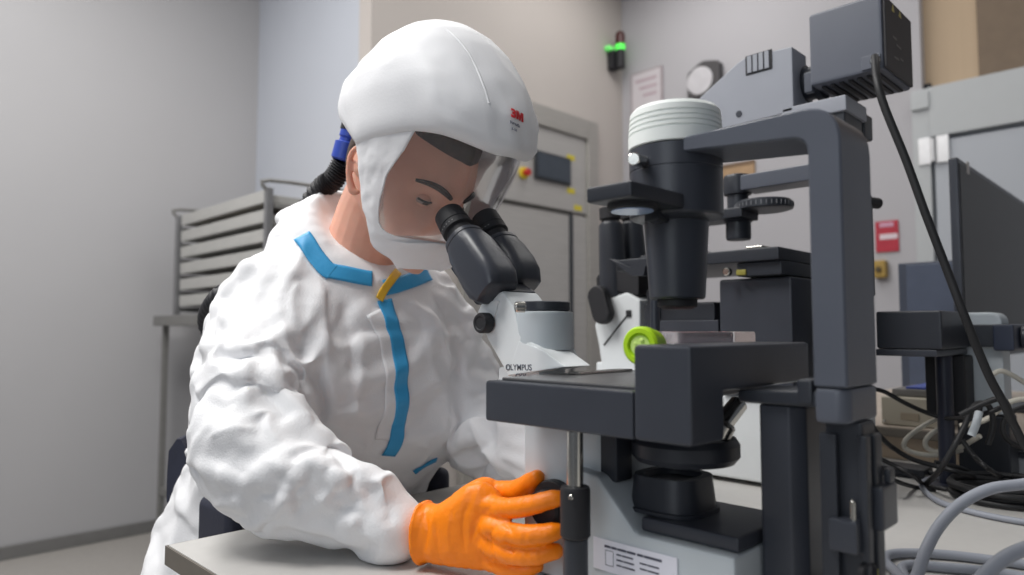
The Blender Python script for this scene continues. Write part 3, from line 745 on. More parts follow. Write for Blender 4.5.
# lamp cable: from the camera box down to the bench
P = [CABLE_START, CABLE_START+Vector((-.02, -.006, -.004)), PD(877, 80, 1.05), PD(885, 108, 1.04), PD(906, 160, 1.03), PD(926, 215, 1.02), PD(947, 270, 1.01), PD(963, 312, 1.0), PD(978, 350, 1.0), PD(990, 378, 1.0), PD(1003, 402, 1.0), PD(1014, 425, 1.0), PD(1030, 452, 1.0), PD(1060, 470, 1.0)]
tag(MB().tube(P, .0058, 14, 8).build('lamp_cable', K_, sharp=60, wn=False), 'long black cable hanging from the camera box down past the monitor', 'cable')
cable('grey_cable', 'thick light grey cable arching up in front of the black coil at lower right', .0062, G, [(1060, 478, .78), (1024, 484, .78), (990, 489, .78), (962, 503, .78), (940, 525, .77), (926, 550, .76), (915, 580, .75), (905, 610, .74)])
cable('grey_cable', 'thick light grey cable in the lower right corner, nearest the camera', .0064, G, [(1060, 538, .66), (1024, 549, .66), (1002, 560, .655), (982, 578, .65), (965, 600, .65)])
cable('grey_cable', 'light grey cable looping flat on the bench below the arching grey cables', .0055, G, [(1050, 568), (1000, 561), (950, 555), (910, 553), (889, 555), (886, 562), (896, 572), (912, 590)])
cable('grey_cable', 'light grey cable lying straight across the bench inside the flat grey loop', .0055, G, [(1060, 585), (1000, 573), (940, 567), (912, 565), (902, 569), (908, 582), (920, 600)])
cable('grey_cable', 'thinner grey cable in a long loop around the black coil', .0045, G, [(1050, 526), (1000, 518), (965, 510), (940, 502), (926, 492), (922, 484), (932, 478), (955, 476), (985, 477), (1020, 482)])
cable('black_cable', 'black cable drooping from the pillar across the beige control box to the post', .0045, K_, [(870, 388, 1.25), (885, 392, 1.25), (905, 403, 1.24), (925, 412, 1.24), (945, 418, 1.22), (968, 417, 1.15), (990, 412, 1.1), (1008, 404, 1.1)])
cable('black_cable', 'black cable sweeping down past the white loops onto the bench', .0048, K_, [(871, 424, 1.15), (878, 434, 1.16), (892, 447, 1.2), (912, 459, 1.2), (936, 466, 1.19), (962, 473, 1.17), (990, 480), (1020, 486), (1060, 490)])
cable('black_cable', 'upper of two thin black leads running to the flat black adapter', .0042, K_, [(866, 455, 1.15), (880, 459, 1.15), (895, 466, 1.15), (912, 475, 1.14), (925, 485), (945, 489), (975, 490)])
cable('black_cable', 'lower of two thin black leads running to the flat black adapter', .0042, K_, [(866, 457, 1.14), (876, 464, 1.14), (886, 473, 1.14), (896, 481, 1.13), (915, 487), (935, 490)])
cable('black_cable', 'black cable rising steeply from the bench to the tangle beside the white limb', .005, K_, [(925, 485), (938, 472, 1.12), (952, 450, 1.1), (965, 425, 1.1), (972, 408, 1.1), (981, 403, 1.1), (990, 408, 1.1), (993, 425, 1.1), (988, 445, 1.1)])
cable('black_cable', 'black cable bent over the tangle and dropping at the right edge', .0052, K_, [(960, 415, 1.08), (985, 403, 1.07), (1002, 399, 1.06), (1010, 412, 1.05), (1018, 432, 1.05), (1030, 450, 1.05)])
cable('black_cable', 'black cable looping through the tangle under the white connector', .0045, K_, [(1030, 405, 1.1), (1012, 412, 1.1), (1003, 424, 1.1), (1006, 438, 1.1), (1020, 447, 1.1), (1035, 450, 1.1)])
cable('black_cable', 'black cable crossing the bench behind the coil, highest of the flat strands', .0045, K_, [(935, 462, 1.2), (960, 468, 1.2), (985, 478), (1015, 482), (1050, 484)])
cable('black_cable', 'black cable slanting from the tangle down to the coil', .0045, K_, [(962, 440, 1.13), (974, 456, 1.12), (990, 470, 1.1), (1010, 480), (1050, 487)])
cable('white_cable', 'outer of two white cable loops in front of the bench shelf', .0042, Wc, [(950, 417, 1.3), (935, 420, 1.3), (917, 430, 1.3), (905, 441, 1.3), (906, 449, 1.3), (920, 454, 1.28), (940, 455, 1.27), (962, 450, 1.27)])
cable('white_cable', 'inner of two white cable loops in front of the bench shelf', .0042, Wc, [(948, 427, 1.28), (935, 431, 1.28), (926, 440, 1.28), (927, 448, 1.28), (938, 452, 1.27), (955, 450, 1.25), (980, 436, 1.2)])
cable('white_cable', 'thin white cable arching beside the white limb at the right edge', .0042, Wc, [(990, 376, 1.2), (1000, 371, 1.2), (1012, 375, 1.2), (1030, 386, 1.2), (1050, 396, 1.2)])
cable('white_cable', 'white cable lying along the tangle just above the grey device', .0042, Wc, [(960, 426, 1.16), (985, 420, 1.15), (1010, 402, 1.15), (1035, 398, 1.15)])
# coiled black lead
P = []
cq = PZ(1005, 500, DT)
for k in range(0, 5*24+1):
    a = 2*PI*k/24; t = k/24
    R_ = .070+.006*math.sin(t*2.1)
    P.append(Vector((cq.x+R_*math.cos(a)*1.05+.004*math.sin(t*1.7), cq.y+R_*math.sin(a)*1.0, DT+.0055+.0045*t+.002*math.sin(a*1.3))))
P.append(P[-1]+Vector((.06, -.10, -.01))); P[-1].z = DT+.006
tag(MB().tube(P, .0048, 10, 2).build('coiled_cable', K_, sharp=60, wn=False), 'black cable coiled in a flat bundle on the bench at right', 'cable')
q = PD(976, 424, 1.09)
T = thing('connector_plug', q, 'pale grey cable plug hanging in the tangle beside the dark post', 'plug')
MB().tube([q+Vector((.004, -.004, .02)), q, q-Vector((.004, -.006, .018))], .0058, 10, 4).build('plug_shell', M['grey'], T, sharp=50)
MB().tube([q+Vector((.004, -.004, .02)), q+Vector((.006, -.006, .034))], .004, 10, 2).build('plug_boot', M['rub'], T, sharp=50)
# ================================================================== the person
def mesh_obj(name, verts, faces, m, parent=None, smooth=True):
    me = bpy.data.meshes.new(name); me.from_pydata([tuple(v) for v in verts], [], faces); me.update()
    if smooth:
        for p in me.polygons: p.use_smooth = True
    o = bpy.data.objects.new(name, me); COL.objects.link(o)
    if m: me.materials.append(m)
    if parent: attach(o, parent)
    return o
def fuse(mb, voxel, smooth_it=6, smooth_f=.5):
    """weld overlapping closed volumes into one continuous surface; returns a mesh datablock"""
    me = bpy.data.meshes.new('tmp'); mb.bm.to_mesh(me); mb.bm.free()
    o = bpy.data.objects.new('tmp', me); COL.objects.link(o)
    r = o.modifiers.new('r', 'REMESH'); r.mode = 'VOXEL'; r.voxel_size = voxel; r.adaptivity = 0
    if smooth_it:
        s = o.modifiers.new('s', 'SMOOTH'); s.factor = smooth_f; s.iterations = smooth_it
    dg = bpy.context.evaluated_depsgraph_get()
    out = bpy.data.meshes.new_from_object(o.evaluated_get(dg))
    bpy.data.objects.remove(o); bpy.data.meshes.remove(me)
    for p in out.polygons: p.use_smooth = True
    return out
def link(name, me, m, parent=None):
    me.name = name; me.materials.clear(); me.materials.append(m)
    o = bpy.data.objects.new(name, me); COL.objects.link(o)
    if parent: attach(o, parent)
    return o
def bvh_of(me):
    return BVHTree.FromPolygons([v.co.copy() for v in me.vertices], [tuple(p.vertices) for p in me.polygons])
def limb(mb, pts, rad, n=24, sub=6, up=None):
    """tapering limb; rad: (ru, rv) or r per point, interpolated along the spline"""
    P = spline(pts, sub); fr = frames(P); R = []
    N = len(pts)-1
    for k, (p, (u, v)) in enumerate(zip(P, fr)):
        t = k/(len(P)-1)*N; i = min(int(t), N-1); f = t-i; f = f*f*(3-2*f)
        a, b = rad[i], rad[i+1]
        a = a if isinstance(a, tuple) else (a, a); b = b if isinstance(b, tuple) else (b, b)
        ru, rv = a[0]*(1-f)+b[0]*f, a[1]*(1-f)+b[1]*f
        R.append([p+u*ru*math.cos(2*PI*j/n)+v*rv*math.sin(2*PI*j/n) for j in range(n)])
    c0 = [P[0]+(q-P[0])*.5-(P[1]-P[0]).normalized()*.4*(R[0][0]-P[0]).length for q in R[0]]
    c1 = [P[-1]+(q-P[-1])*.5+(P[-1]-P[-2]).normalized()*.4*(R[-1][0]-P[-1]).length for q in R[-1]]
    mb.rings([c0]+R+[c1])

SKIN = mat('skin', (228, 172, 150), .48, var=.10, scale=18, bump=.15, bscale=900, sss=.25)
TYV = mat('coverall_fabric', (235, 235, 237), .62, var=.008, scale=6, bump=.3, bscale=420)
HOODM = mat('hood_fabric', (250, 250, 252), .55, var=.006, scale=6, bump=.12, bscale=260)
for m_ in (HOODM,):
    nt = m_.node_tree; b = nt.nodes['Principled BSDF']; o_ = nt.nodes['Material Output']
    tl = nt.nodes.new('ShaderNodeBsdfTranslucent'); tl.inputs['Color'].default_value = (.9, .9, .92, 1); mx_ = nt.nodes.new('ShaderNodeMixShader'); mx_.inputs[0].default_value = .22
    nt.links.new(b.outputs[0], mx_.inputs[1]); nt.links.new(tl.outputs[0], mx_.inputs[2]); nt.links.new(mx_.outputs[0], o_.inputs['Surface'])
BLUE = mat('blue_seam_tape', (58, 158, 212), .5, var=.03, bump=.2, bscale=200)
YEL = mat('yellow_adhesive_strip', (232, 186, 60), .5, var=.04)
ORA = mat('orange_nitrile', (252, 134, 6), .42, var=.03, scale=14, bump=.25, bscale=260)
HAIR = mat('dark_brown_hair', (60, 45, 38), .5, var=.5, scale=160, stretch=(1, .08, 1), bump=.5, bscale=500)

# ---- head frame: origin between the ears, f forward, u up, s to the person's left (+X)
HO = Vector((XM+.010, .859, 1.238)); PT = math.radians(37.5); YW = math.radians(8); HK = 1.10
HF = Vector((math.sin(YW)*math.cos(PT), -math.cos(YW)*math.cos(PT), -math.sin(PT))); HS = Vector((math.cos(YW), math.sin(YW), 0)); HU = HS.cross(HF)*-1
if HU.z < 0: HU = -HU
def H(f, u, s): return HO+(HF*f+HU*u+HS*s)*HK
def sst(a, b, x):
    t = max(0, min(1, (x-a)/(b-a))); return t*t*(3-2*t)
def ga(x, s): return math.exp(-.5*(x/s)**2)
def head_pt(th, ph):
    """th: azimuth from straight ahead, ph: elevation"""
    nf, ns, nu = math.cos(ph)*math.cos(th), math.cos(ph)*math.sin(th), math.sin(ph)
    f = nf*(.092 if nf > 0 else .098); u = .022+nu*(.112 if nu > 0 else .118); s = ns*.0755
    # skull: flatter sides
    s = math.copysign(min(abs(s), .0755), s)
    low = sst(.02, -.085, u)
    s *= 1-.34*low*sst(-.6, .6, nf)-.2*low*(1-sst(-.6, .6, nf))
    if nf > -.2: f += .052*sst(.0, -.10, u)*sst(-.2, .5, nf)
    else: f += .03*sst(.0, -.08, u)*sst(-.2, -.8, nf)
    # front details, pushed along f
    if nf > 0:
        w = sst(0, .35, nf); d = 0
        d += .004*ga(u-.038, .008)*ga(abs(s)-.024, .018)                     # brow
        d += -.0115*ga(u-.016, .0095)*ga(abs(s)-.031, .0135)                  # eye sockets
        d += .004*ga(u+.018, .014)*ga(abs(s)-.042, .014)                       # cheekbones
        nh = .006+.024*sst(.022, -.024, u)                                    # nose bridge to tip
        nh *= 1-sst(-.026, -.036, u)
        d += nh*ga(s, .0075+.004*sst(.0, -.025, u))
        d += .007*ga(u+.026, .006)*ga(abs(s)-.012, .005)                       # nostril wings
        d += .0065*ga(u+.0505, .005)*ga(s, .016)+.0065*ga(u+.0620, .0055)*ga(s, .014)-.0035*ga(u+.0562, .0022)*ga(s, .02)
        d += .006*ga(u+.088, .010)*ga(s, .016)-.004*ga(u+.072, .006)*ga(s, .016)
        f += d*w
    return f, u, s
NH, NV = 144, 110
hm = bmesh.new()
V = []
for j in range(1, NV):
    ph = -PI/2+PI*j/NV
    V.append([hm.verts.new(H(*head_pt(-PI+2*PI*i/NH, ph))) for i in range(NH)])
b0 = hm.verts.new(H(*head_pt(0, -PI/2))); t0 = hm.verts.new(H(*head_pt(0, PI/2)))
for j in range(len(V)-1):
    for i in range(NH): hm.faces.new((V[j][i], V[j][(i+1) % NH], V[j+1][(i+1) % NH], V[j+1][i]))
for i in range(NH):
    hm.faces.new((b0, V[0][(i+1) % NH], V[0][i])); hm.faces.new((t0, V[-1][i], V[-1][(i+1) % NH]))
body = MB(); body._add(hm)
# neck, shoulders, chest stay under the clothes
limb(body, [H(-.022, -.01, 0), H(-.03, -.05, 0), (XM, .945, 1.165), (XM, .99, 1.09)], [(.060, .058), (.056, .060), (.060, .062), (.085, .075)])
limb(body, [(XM, 1.0, 1.12), (XM, 1.04, 1.0), (XM, 1.08, .86), (XM, 1.13, .70)], [(.14, .085), (.155, .10), (.14, .095), (.15, .10)])
# ears: a curved rim with a lobe, standing off the head
for s in (-1, 1):
    ex = lambda f, u, o: H(f, u, s*(.072+o))
    limb(body, [ex(.004, .012, .000), ex(.000, .030, .006), ex(-.016, .034, .012), ex(-.026, .018, .015), ex(-.020, -.006, .011), ex(-.006, -.024, .005), ex(.002, -.022, .001)], [.0035, .0042, .0045, .0045, .0048, .0065, .004], n=12)
    limb(body, [ex(.000, .000, .000), ex(-.010, .006, .004), ex(-.016, .012, .008)], [.010, .011, .007], n=12)
    limb(body, [ex(.004, .006, .001), ex(.004, -.004, .004), ex(.003, -.012, .001)], [.004, .004, .003], n=10)
bme = fuse(body, .0024, 3, .5)
person = link('person', bme, SKIN)
tag(person, 'person in a white hooded coverall and orange gloves, bent over the microscope eyepieces', 'person')

# eyes, lids, brows
EW = mat('eye_white', (176, 160, 152), .25, var=.02); IR = mat('brown_iris', (70, 52, 40), .2); LASH = mat('lash_brown', (24, 16, 14), .6); BROW = mat('brow_brown', (46, 30, 24), .7, var=.3, scale=300)
bb_ = bvh_of(bme)
for s in (-1, 1):
    ec = H(.0665, .016, s*.031)
    e = MB().ball(ec, .0128, n=28).build('eye', EW, person, wn=False)
    gd = (HF*1.0-HU*.25).normalized()
    MB().lathe([(.0001, .0008), (.0025, .0008), (.0056, .0), (.0057, -.0006)], ec+gd*.0123, gd, 24, cap=False).build('iris', IR, e)
    up = MB(); R = []
    for k in range(9):                                        # upper lid: shell hooding the eyeball
        a = math.radians(3+k*10); row = []
        for i in range(17):
            b = math.radians(-80+i*10)
            dv = (HF*math.cos(b)+HS*math.sin(b))*math.cos(a)+HU*math.sin(a)
            row.append(ec+dv*.0138)
        R.append(row)
    vs = [p for r in R for p in r]; fs = [(j*17+i, j*17+i+1, (j+1)*17+i+1, (j+1)*17+i) for j in range(8) for i in range(16)]
    mesh_obj('eyelid', vs, fs, SKIN, person)
    R = []
    for k in range(6):                                        # lower lid
        a = math.radians(-22-k*10)
        R.append([ec+((HF*math.cos(math.radians(-80+i*10))+HS*math.sin(math.radians(-80+i*10)))*math.cos(a)+HU*math.sin(a))*.0136 for i in range(17)])
    mesh_obj('eyelid', [p for r in R for p in r], [(j*17+i, (j+1)*17+i, (j+1)*17+i+1, j*17+i+1) for j in range(5) for i in range(16)], SKIN, person)
    P = []
    for i in range(13):
        b = math.radians(-66+i*11); a = math.radians(2)
        P.append(ec+((HF*math.cos(b)+HS*math.sin(b))*math.cos(a)+HU*math.sin(a))*.0148)
    MB().tube(P, .0015, 8, 2).build('eyelashes', LASH, person, sharp=60, wn=False)
    P = []; 
    for k in range(9):
        t = k/8; sv = s*(.012+.042*t); uu = .034+.010*math.sin(t*2.4)-.004*t
        h = bb_.ray_cast(H(.2, uu, sv), -HF)
        P.append(h[0]+HF*.0008 if h[0] else H(.09, uu, sv))
    MB().tube(P, .003, 8, 3, rf=lambda t: .0018+.0028*math.sin(PI*min(1, t*.8+.15))).build('eyebrow', BROW, person, sharp=60, wn=False)
# hair: cap over the skull, from the hairline to the nape
vs = []; fs = []; NA, NB = 96, 60; keep = {}
for j in range(NB+1):
    ph = -1.15+(PI/2+1.15)*j/NB
    for i in range(NA):
        f, u, s = head_pt(-PI+2*PI*i/NA, ph)
        n = Vector((f, u-.02, s)).normalized()
        st_ = noise.noise(Vector((math.atan2(s, f)*14, u*14, 0)))*.0022
        o = .0062+st_
        edge = u-(.086-.006*ga(s, .04)) if f > .03 else (u-(.086-.041*sst(.03, .0, f)-.105*sst(-.034, -.062, f)))
        keep[(j, i)] = edge
        if edge < .012: o = max(-.004, o*edge/.012)
        vs.append(H(f+n.x*o, u+n.y*o, s+n.z*o))
for j in range(NB):
    for i in range(NA):
        q = [(j, i), (j, (i+1) % NA), (j+1, (i+1) % NA), (j+1, i)]
        if max(keep[k] for k in q) > -.012: fs.append([a*NA+b for a, b in q])
hair = mesh_obj('hair', vs, fs, HAIR, person)
# sideburn and loose strands in front of the ear
for s in (-1, 1):
    for k in range(4):
        P = [H(.014-.006*k, .055-.004*k, s*.0765), H(.016-.006*k, .030, s*.0775), H(.014-.004*k, .008-.004*k, s*.0765)]
        MB().tube(P, .003, 6, 4, rf=lambda t: .0042*(1-t*.8)).build('hair_strand', HAIR, person, sharp=60, wn=False)

# ------------------------------------------------------------------ coverall
cv = MB()
def ring(cx, cy, z, rx, ry, n=36, e=2.3):
    return [Vector((cx+rx*math.copysign(abs(math.cos(a))**(2/e), math.cos(a)), cy+ry*math.copysign(abs(math.sin(a))**(2/e), math.sin(a)), z)) for a in [2*PI*i/n for i in range(n)]]
cv.rings([ring(XM, 1.19, .50, .16, .12), ring(XM, 1.18, .54, .20, .16), ring(XM, 1.16, .64, .205, .165), ring(XM, 1.12, .73, .20, .165), ring(XM, 1.065, .82, .20, .168), ring(XM, 1.035, .92, .205, .180), ring(XM, 1.03, 1.01, .205, .168), ring(XM, 1.02, 1.08, .185, .132), ring(XM, 1.005, 1.13, .135, .10), ring(XM, .995, 1.155, .08, .07)])
# shoulder yoke and sleeves
WR_ = Vector((.510, .668, .786))
for s, el, wr, c in ((-1, (.396, .846, .856), WR_, 0), (1, (.80, .885, .852), Vector((.732, .60, .83)), 1)):
    sh = Vector((XM+s*.136, .968, 1.055))
    limb(cv, [(XM+s*.03, 1.0, 1.12), (XM+s*.088, .99, 1.095), sh], [.062, .064, .068])
    el = Vector(el)
    mid = (sh+el)/2+Vector((s*.004, .012, 0)); fo = (el*.45+wr*.55)+Vector((0, 0, -.004 if s < 0 else .006))
    limb(cv, [sh+Vector((-s*.02, .01, .02)), sh+Vector((s*.012, 0, -.035)), mid, el+Vector((s*.004, .012, .012)), (el*.8+wr*.2)+Vector((s*.004, 0, -.010)), fo, wr+(el-wr).normalized()*.035-Vector((0, 0, .008 if s < 0 else 0)), wr], [.070, .073, .072, .073, .072, .060, .047, .036])
    d_ = (wr-el).normalized()
# thighs, shins
for s in (-1, 1):
    limb(cv, [(XM+s*.10, 1.17, .615), (XM+s*.115, 1.0, .60), (XM+s*.12, .83, .595), (XM+s*.12, .76, .575), (XM+s*.12, .755, .46), (XM+s*.12, .78, .28), (XM+s*.12, .80, .12)], [.115, .098, .09, .086, .08, .072, .065])
limb(cv, [(.51, 1.17, .73), (.475, 1.19, .62), (.46, 1.16, .50)], [.085, .095, .10])
# slanted collar and folded-down hood at the nape
CC = Vector((XM, .968, 1.160)); CN = Vector((0, -.78, .62)).normalized(); CU = Vector((1, 0, 0)); CVv = CN.cross(CU)
def col_pt(a, r, h):                      # a=0 left(+X); CVv points forward-down
    return CC+CU*math.cos(a)*(r*1.0)+CVv*math.sin(a)*(r*1.10)+CN*h
fwd_s = 1 if CVv.y < 0 else -1
P = [col_pt(a, .088, .012) for a in [2*PI*k/28 for k in range(29)]]
cv.tube(P, .017, 14, 2)
cv.rings([[col_pt(2*PI*k/28, r, h) for k in range(28)] for r, h in ((.12, -.07), (.115, -.04), (.104, -.012), (.094, .006), (.05, .004))])
limb(cv, [(XM-.112, .975, 1.150), (XM-.080, 1.015, 1.192), (XM, 1.062, 1.212), (XM+.080, 1.015, 1.192), (XM+.112, .975, 1.150)], [.022, .027, .032, .027, .022])
cme = fuse(cv, .0150, 6, .5)
# let the loose cloth buckle over the body it hangs on: a short cloth settle, kept as plain mesh
def settle(me, frames_, extra):
    ob = bpy.data.objects.new('tmp_cloth', me); COL.objects.link(ob)
    inner = me.copy()
    for v in inner.vertices: v.co -= v.normal*(.025 if v.co.z > .66 else .014)
    ci = bpy.data.objects.new('tmp_inner', inner); COL.objects.link(ci)
    bm_ = MB().box(BX0-.002, 1.2, -.2, BY1+.002, DT-.06, DT-.003, 0).build('tmp_bench', M['blk'], wn=False)
    for c in (ci, bm_):
        c.modifiers.new('col', 'COLLISION'); c.collision.thickness_outer = .003; c.collision.cloth_friction = 30; c.collision.use_culling = False
    vg = ob.vertex_groups.new(name='pin')
    for v in me.vertices:
        p = v.co; w = 0
        if (p-CC).dot(CN) > -.02 and p.z > 1.06 and (p-CC).length < .15: w = 1
        if (p-WR_).length < .055 or (p-Vector((.732, .60, .83))).length < .06: w = 1
        if p.z < .60: w = 1
        if w: vg.add([v.index], 1.0, 'REPLACE')
    cl = ob.modifiers.new('cloth', 'CLOTH'); st_ = cl.settings
    st_.quality = 6; st_.mass = .12; st_.tension_stiffness = 25; st_.compression_stiffness = 25; st_.shear_stiffness = 12; st_.bending_stiffness = 2
    st_.tension_damping = 12; st_.compression_damping = 12; st_.shear_damping = 12; st_.bending_damping = 2; st_.air_damping = 4
    st_.vertex_group_mass = 'pin'; st_.pin_stiffness = 1; st_.shrink_min = -extra; st_.shrink_max = -extra
    st_.effector_weights.gravity = 1
    cl.collision_settings.collision_quality = 2; cl.collision_settings.distance_min = .003; cl.collision_settings.use_self_collision = False
    cl.point_cache.frame_start = 1; cl.point_cache.frame_end = frames_+1
    SC.frame_start = 1; SC.frame_end = frames_+1
    for f in range(1, frames_+1): SC.frame_set(f)
    ss = ob.modifiers.new('ss', 'SUBSURF'); ss.levels = 2
    dg = bpy.context.evaluated_depsgraph_get(); out = bpy.data.meshes.new_from_object(ob.evaluated_get(dg))
    for o in (ob, ci, bm_): bpy.data.objects.remove(o)
    SC.frame_set(1)
    for p in out.polygons: p.use_smooth = True
    return out
import time; t0_ = time.time()
cme = settle(cme, 40, .09)
print('cloth', time.time()-t0_, len(cme.vertices))
# -------- folds: crumple everywhere plus the long creases the cloth takes at elbow, armpit and chest
nv = len(cme.vertices)
co = np.empty(nv*3); cme.vertices.foreach_get('co', co); co = co.reshape(-1, 3)
nn = np.empty(nv*3); cme.vertices.foreach_get('normal', nn); nn = nn.reshape(-1, 3)
bv = bvh_of(cme)
def hits(px):
    out = []
    for p in px:
        d = ray(*p); h = bv.ray_cast(CAM, d.normalized())
        if h[0] is not None: out.append(np.array(h[0]))
    return out
FOLDS = [  # pixel path on the sleeve and chest, height of the ridge (m, negative: valley), half width (m)
 ([(237, 300), (243, 340), (246, 380), (247, 416)], .006, .011), ([(262, 372), (282, 392), (300, 410), (316, 426)], .008, .010),
 ([(258, 384), (276, 404), (292, 422)], -.006, .010), ([(268, 318), (279, 371), (300, 364)], .005, .008), ([(276, 300), (284, 330), (290, 352)], .005, .009),
 ([(244, 420), (267, 414), (270, 432), (290, 452)], .007, .009), ([(196, 352), (212, 345), (228, 342)], .005, .008), ([(205, 440), (232, 430), (262, 432)], .007, .011),
 ([(196, 455), (225, 462), (250, 478)], -.007, .013), ([(230, 492), (246, 510), (262, 533)], .006, .010), ([(288, 445), (312, 462), (340, 476), (352, 484)], .008, .009),
 ([(318, 508), (330, 492), (340, 478)], .007, .010), ([(363, 500), (352, 525), (340, 552)], .007, .010), ([(270, 520), (285, 500), (292, 482)], .006, .012),
 ([(378, 478), (388, 500), (392, 530)], -.006, .012), ([(345, 500), (338, 520), (322, 540)], -.007, .012), ([(250, 455), (285, 470), (310, 490)], .006, .012),
 ([(318, 270), (323, 315), (326, 360), (327, 404)], .006, .010), ([(342, 300), (352, 345), (350, 400)], -.005, .012), ([(362, 330), (360, 380), (348, 430)], .006, .010),
 ([(306, 300), (303, 345), (305, 385), (312, 410)], -.010, .012), ([(425, 320), (430, 360), (440, 400)], .005, .012), ([(445, 310), (452, 350), (455, 385)], -.005, .011),
 ([(300, 280), (292, 300), (296, 330)], .006, .009), ([(250, 262), (262, 300), (275, 345)], -.005, .012), ([(222, 300), (218, 345), (222, 390)], -.005, .012),
 ([(330, 418), (350, 412), (378, 420)], .005, .010), ([(335, 440), (360, 446), (382, 440)], -.006, .012), ([(470, 425), (490, 445), (505, 470)], .006, .012), ([(455, 440), (470, 455), (480, 478)], -.006, .011),
 ([(305, 235), (300, 260), (285, 285)], .006, .010), ([(420, 440), (428, 452), (415, 470)], .006, .008)]
def ridge_field(co, paths):
    out = np.zeros(len(co))
    for px, amp, w in paths:
        P = hits(px)
        if len(P) < 2: continue
        P = [np.array(v) for v in spline(P, 5)]
        best = np.full(len(co), 1e9); tt = np.zeros(len(co)); n = len(P)-1
        for i in range(n):
            a, b = P[i], P[i+1]; ab = b-a; L2 = max(1e-9, ab@ab)
            t = np.clip(((co-a)@ab)/L2, 0, 1)
            dd = np.linalg.norm(co-(a+t[:, None]*ab), axis=1)
            m_ = dd < best; best[m_] = dd[m_]; tt[m_] = (i+t[m_])/n
        env = np.clip(np.minimum(tt, 1-tt)*5, 0.15, 1)
        x = best/w
        prof = np.where(x < 3, np.exp(-np.abs(x)**1.25), 0)      # sharp crest
        out += amp*prof*env
    return out
disp = ridge_field(co, FOLDS)
def crease(p, sc_, seed):
    """facets between sharp ridges, as in creased paper"""
    q = Vector(p)*sc_+Vector((seed, seed*1.7, -seed)); q += noise.noise_vector(q*.7)*.35
    d = noise.voronoi(q)[0]
    return .32-min(.62, d[1]-d[0])
cr = np.zeros(nv)
for i in range(nv):
    p = Vector(co[i]); p2 = Vector((p.x, p.y, p.z*.62))
    m1 = max(.15, .55+.9*noise.noise(p*4.5+Vector((3, 1, 2))))
    cr[i] = .0012*crease(p2, 14, 9.2)
disp *= .9
co2 = co+nn*(disp+cr)[:, None]
# the sleeve lies flat on the bench, the seat of the suit on the chair
inb = (co2[:, 0] > BX0-.002) & (co2[:, 1] < BY1+.004) & (co2[:, 2] < DT+.0015) & (co2[:, 2] > DT-.03)
co2[inb, 2] = DT+.0015
cme.vertices.foreach_set('co', co2.reshape(-1)); cme.update()
suit = link('coverall', cme, TYV, person)
bv = bvh_of(cme)

# ------------------------------------------------------------------ tapes on the suit
def ribbon(name, path, width, m, parent, off=.0022, sub=8, end_w=None):
    """strip of tape laid on the suit along a path, width in metres"""
    P = []
    for p in path:
        h = bv.ray_cast(CAM, ray(*p).normalized())
        if h[0] is not None:
            if P and (h[0]-P[-1]).length > .075: break
            P.append(h[0])
    P = spline(P, sub); vs = []; fs = []; NW = 6
    for k, p in enumerate(P):
        t = (P[min(k+1, len(P)-1)]-P[max(k-1, 0)]).normalized()
        loc, nr, _, _ = bv.find_nearest(p)
        nr = (nr+(CAM-p).normalized()*.2).normalized(); side = t.cross(nr).normalized()
        w = width
        for i in range(NW+1):
            q = p+side*w*(i/NW-.5)
            h = bv.ray_cast(q+nr*.03, -nr)
            base = h[0] if h[0] is not None and h[3] < .06 else q
            vs.append(base+nr*off)
    R = NW+1
    fs = [(j*R+i, j*R+i+1, (j+1)*R+i+1, (j+1)*R+i) for j in range(len(P)-1) for i in range(NW)]
    o = mesh_obj(name, vs, fs, m, parent)
    so = o.modifiers.new('thickness', 'SOLIDIFY'); so.thickness = .0012; so.offset = 0
    return o
z_ = ribbon('zip_tape', [(384, 300), (392, 325), (398, 350), (401, 378), (402, 405), (397, 430), (388, 455), (381, 472)], .0245, BLUE, suit)
ribbon('waist_tape', [(414, 472), (424, 465), (436, 459)], .010, BLUE, suit)
z_['label'] = 'blue tape over the zip'
ribbon('shoulder_tape', [(302, 236), (313, 253), (325, 268), (332, 273)], .026, BLUE, suit)
ribbon('collar_tape', [(328, 271), (345, 274), (360, 277), (372, 279)], .024, BLUE, suit)
ribbon('collar_tape', [(384, 288), (400, 284), (415, 279), (428, 274)], .024, BLUE, suit)
ribbon('adhesive_strip', [(378, 300), (386, 286), (397, 272)], .013, YEL, suit, off=.004)
ribbon('zip_flap', [(374, 312), (386, 335), (391, 360), (393, 390), (391, 415), (384, 440), (374, 466)], .030, TYV, suit, off=.0015)

# ------------------------------------------------------------------ hood with its window
HR = [  # z, centre y, radius y (front), radius y (back), radius x
 (1.4525, .770, .004, .004, .004), (1.4495, .770, .030, .034, .030), (1.440, .770, .056, .066, .054), (1.420, .770, .084, .102, .080), (1.395, .770, .107, .136, .098), (1.365, .771, .127, .166, .112),
 (1.335, .772, .144, .182, .119), (1.308, .775, .158, .182, .119), (1.290, .777, .165, .164, .115), (1.278, .778, .168, .158, .112), (1.245, .780, .168, .140, .106)]
LO = [(1.290, .777, .147, .128, .1145), (1.268, .778, .146, .126, .1095), (1.235, .782, .132, .112, .105), (1.205, .787, .112, .100, .099), (1.175, .796, .096, .088, .092), (1.150, .808, .088, .078, .083), (1.130, .820, .076, .068, .073), (1.115, .832, .060, .056, .060), (1.106, .838, .044, .042, .044)]
def hrow(T_, z):
    for k in range(len(T_)-1):
        a, b = T_[k], T_[k+1]
        if b[0] <= z <= a[0]:
            t = (a[0]-z)/(a[0]-b[0]+1e-9); return [a[i]*(1-t)+b[i]*t for i in range(5)]
    return list(T_[0] if z > T_[0][0] else T_[-1])
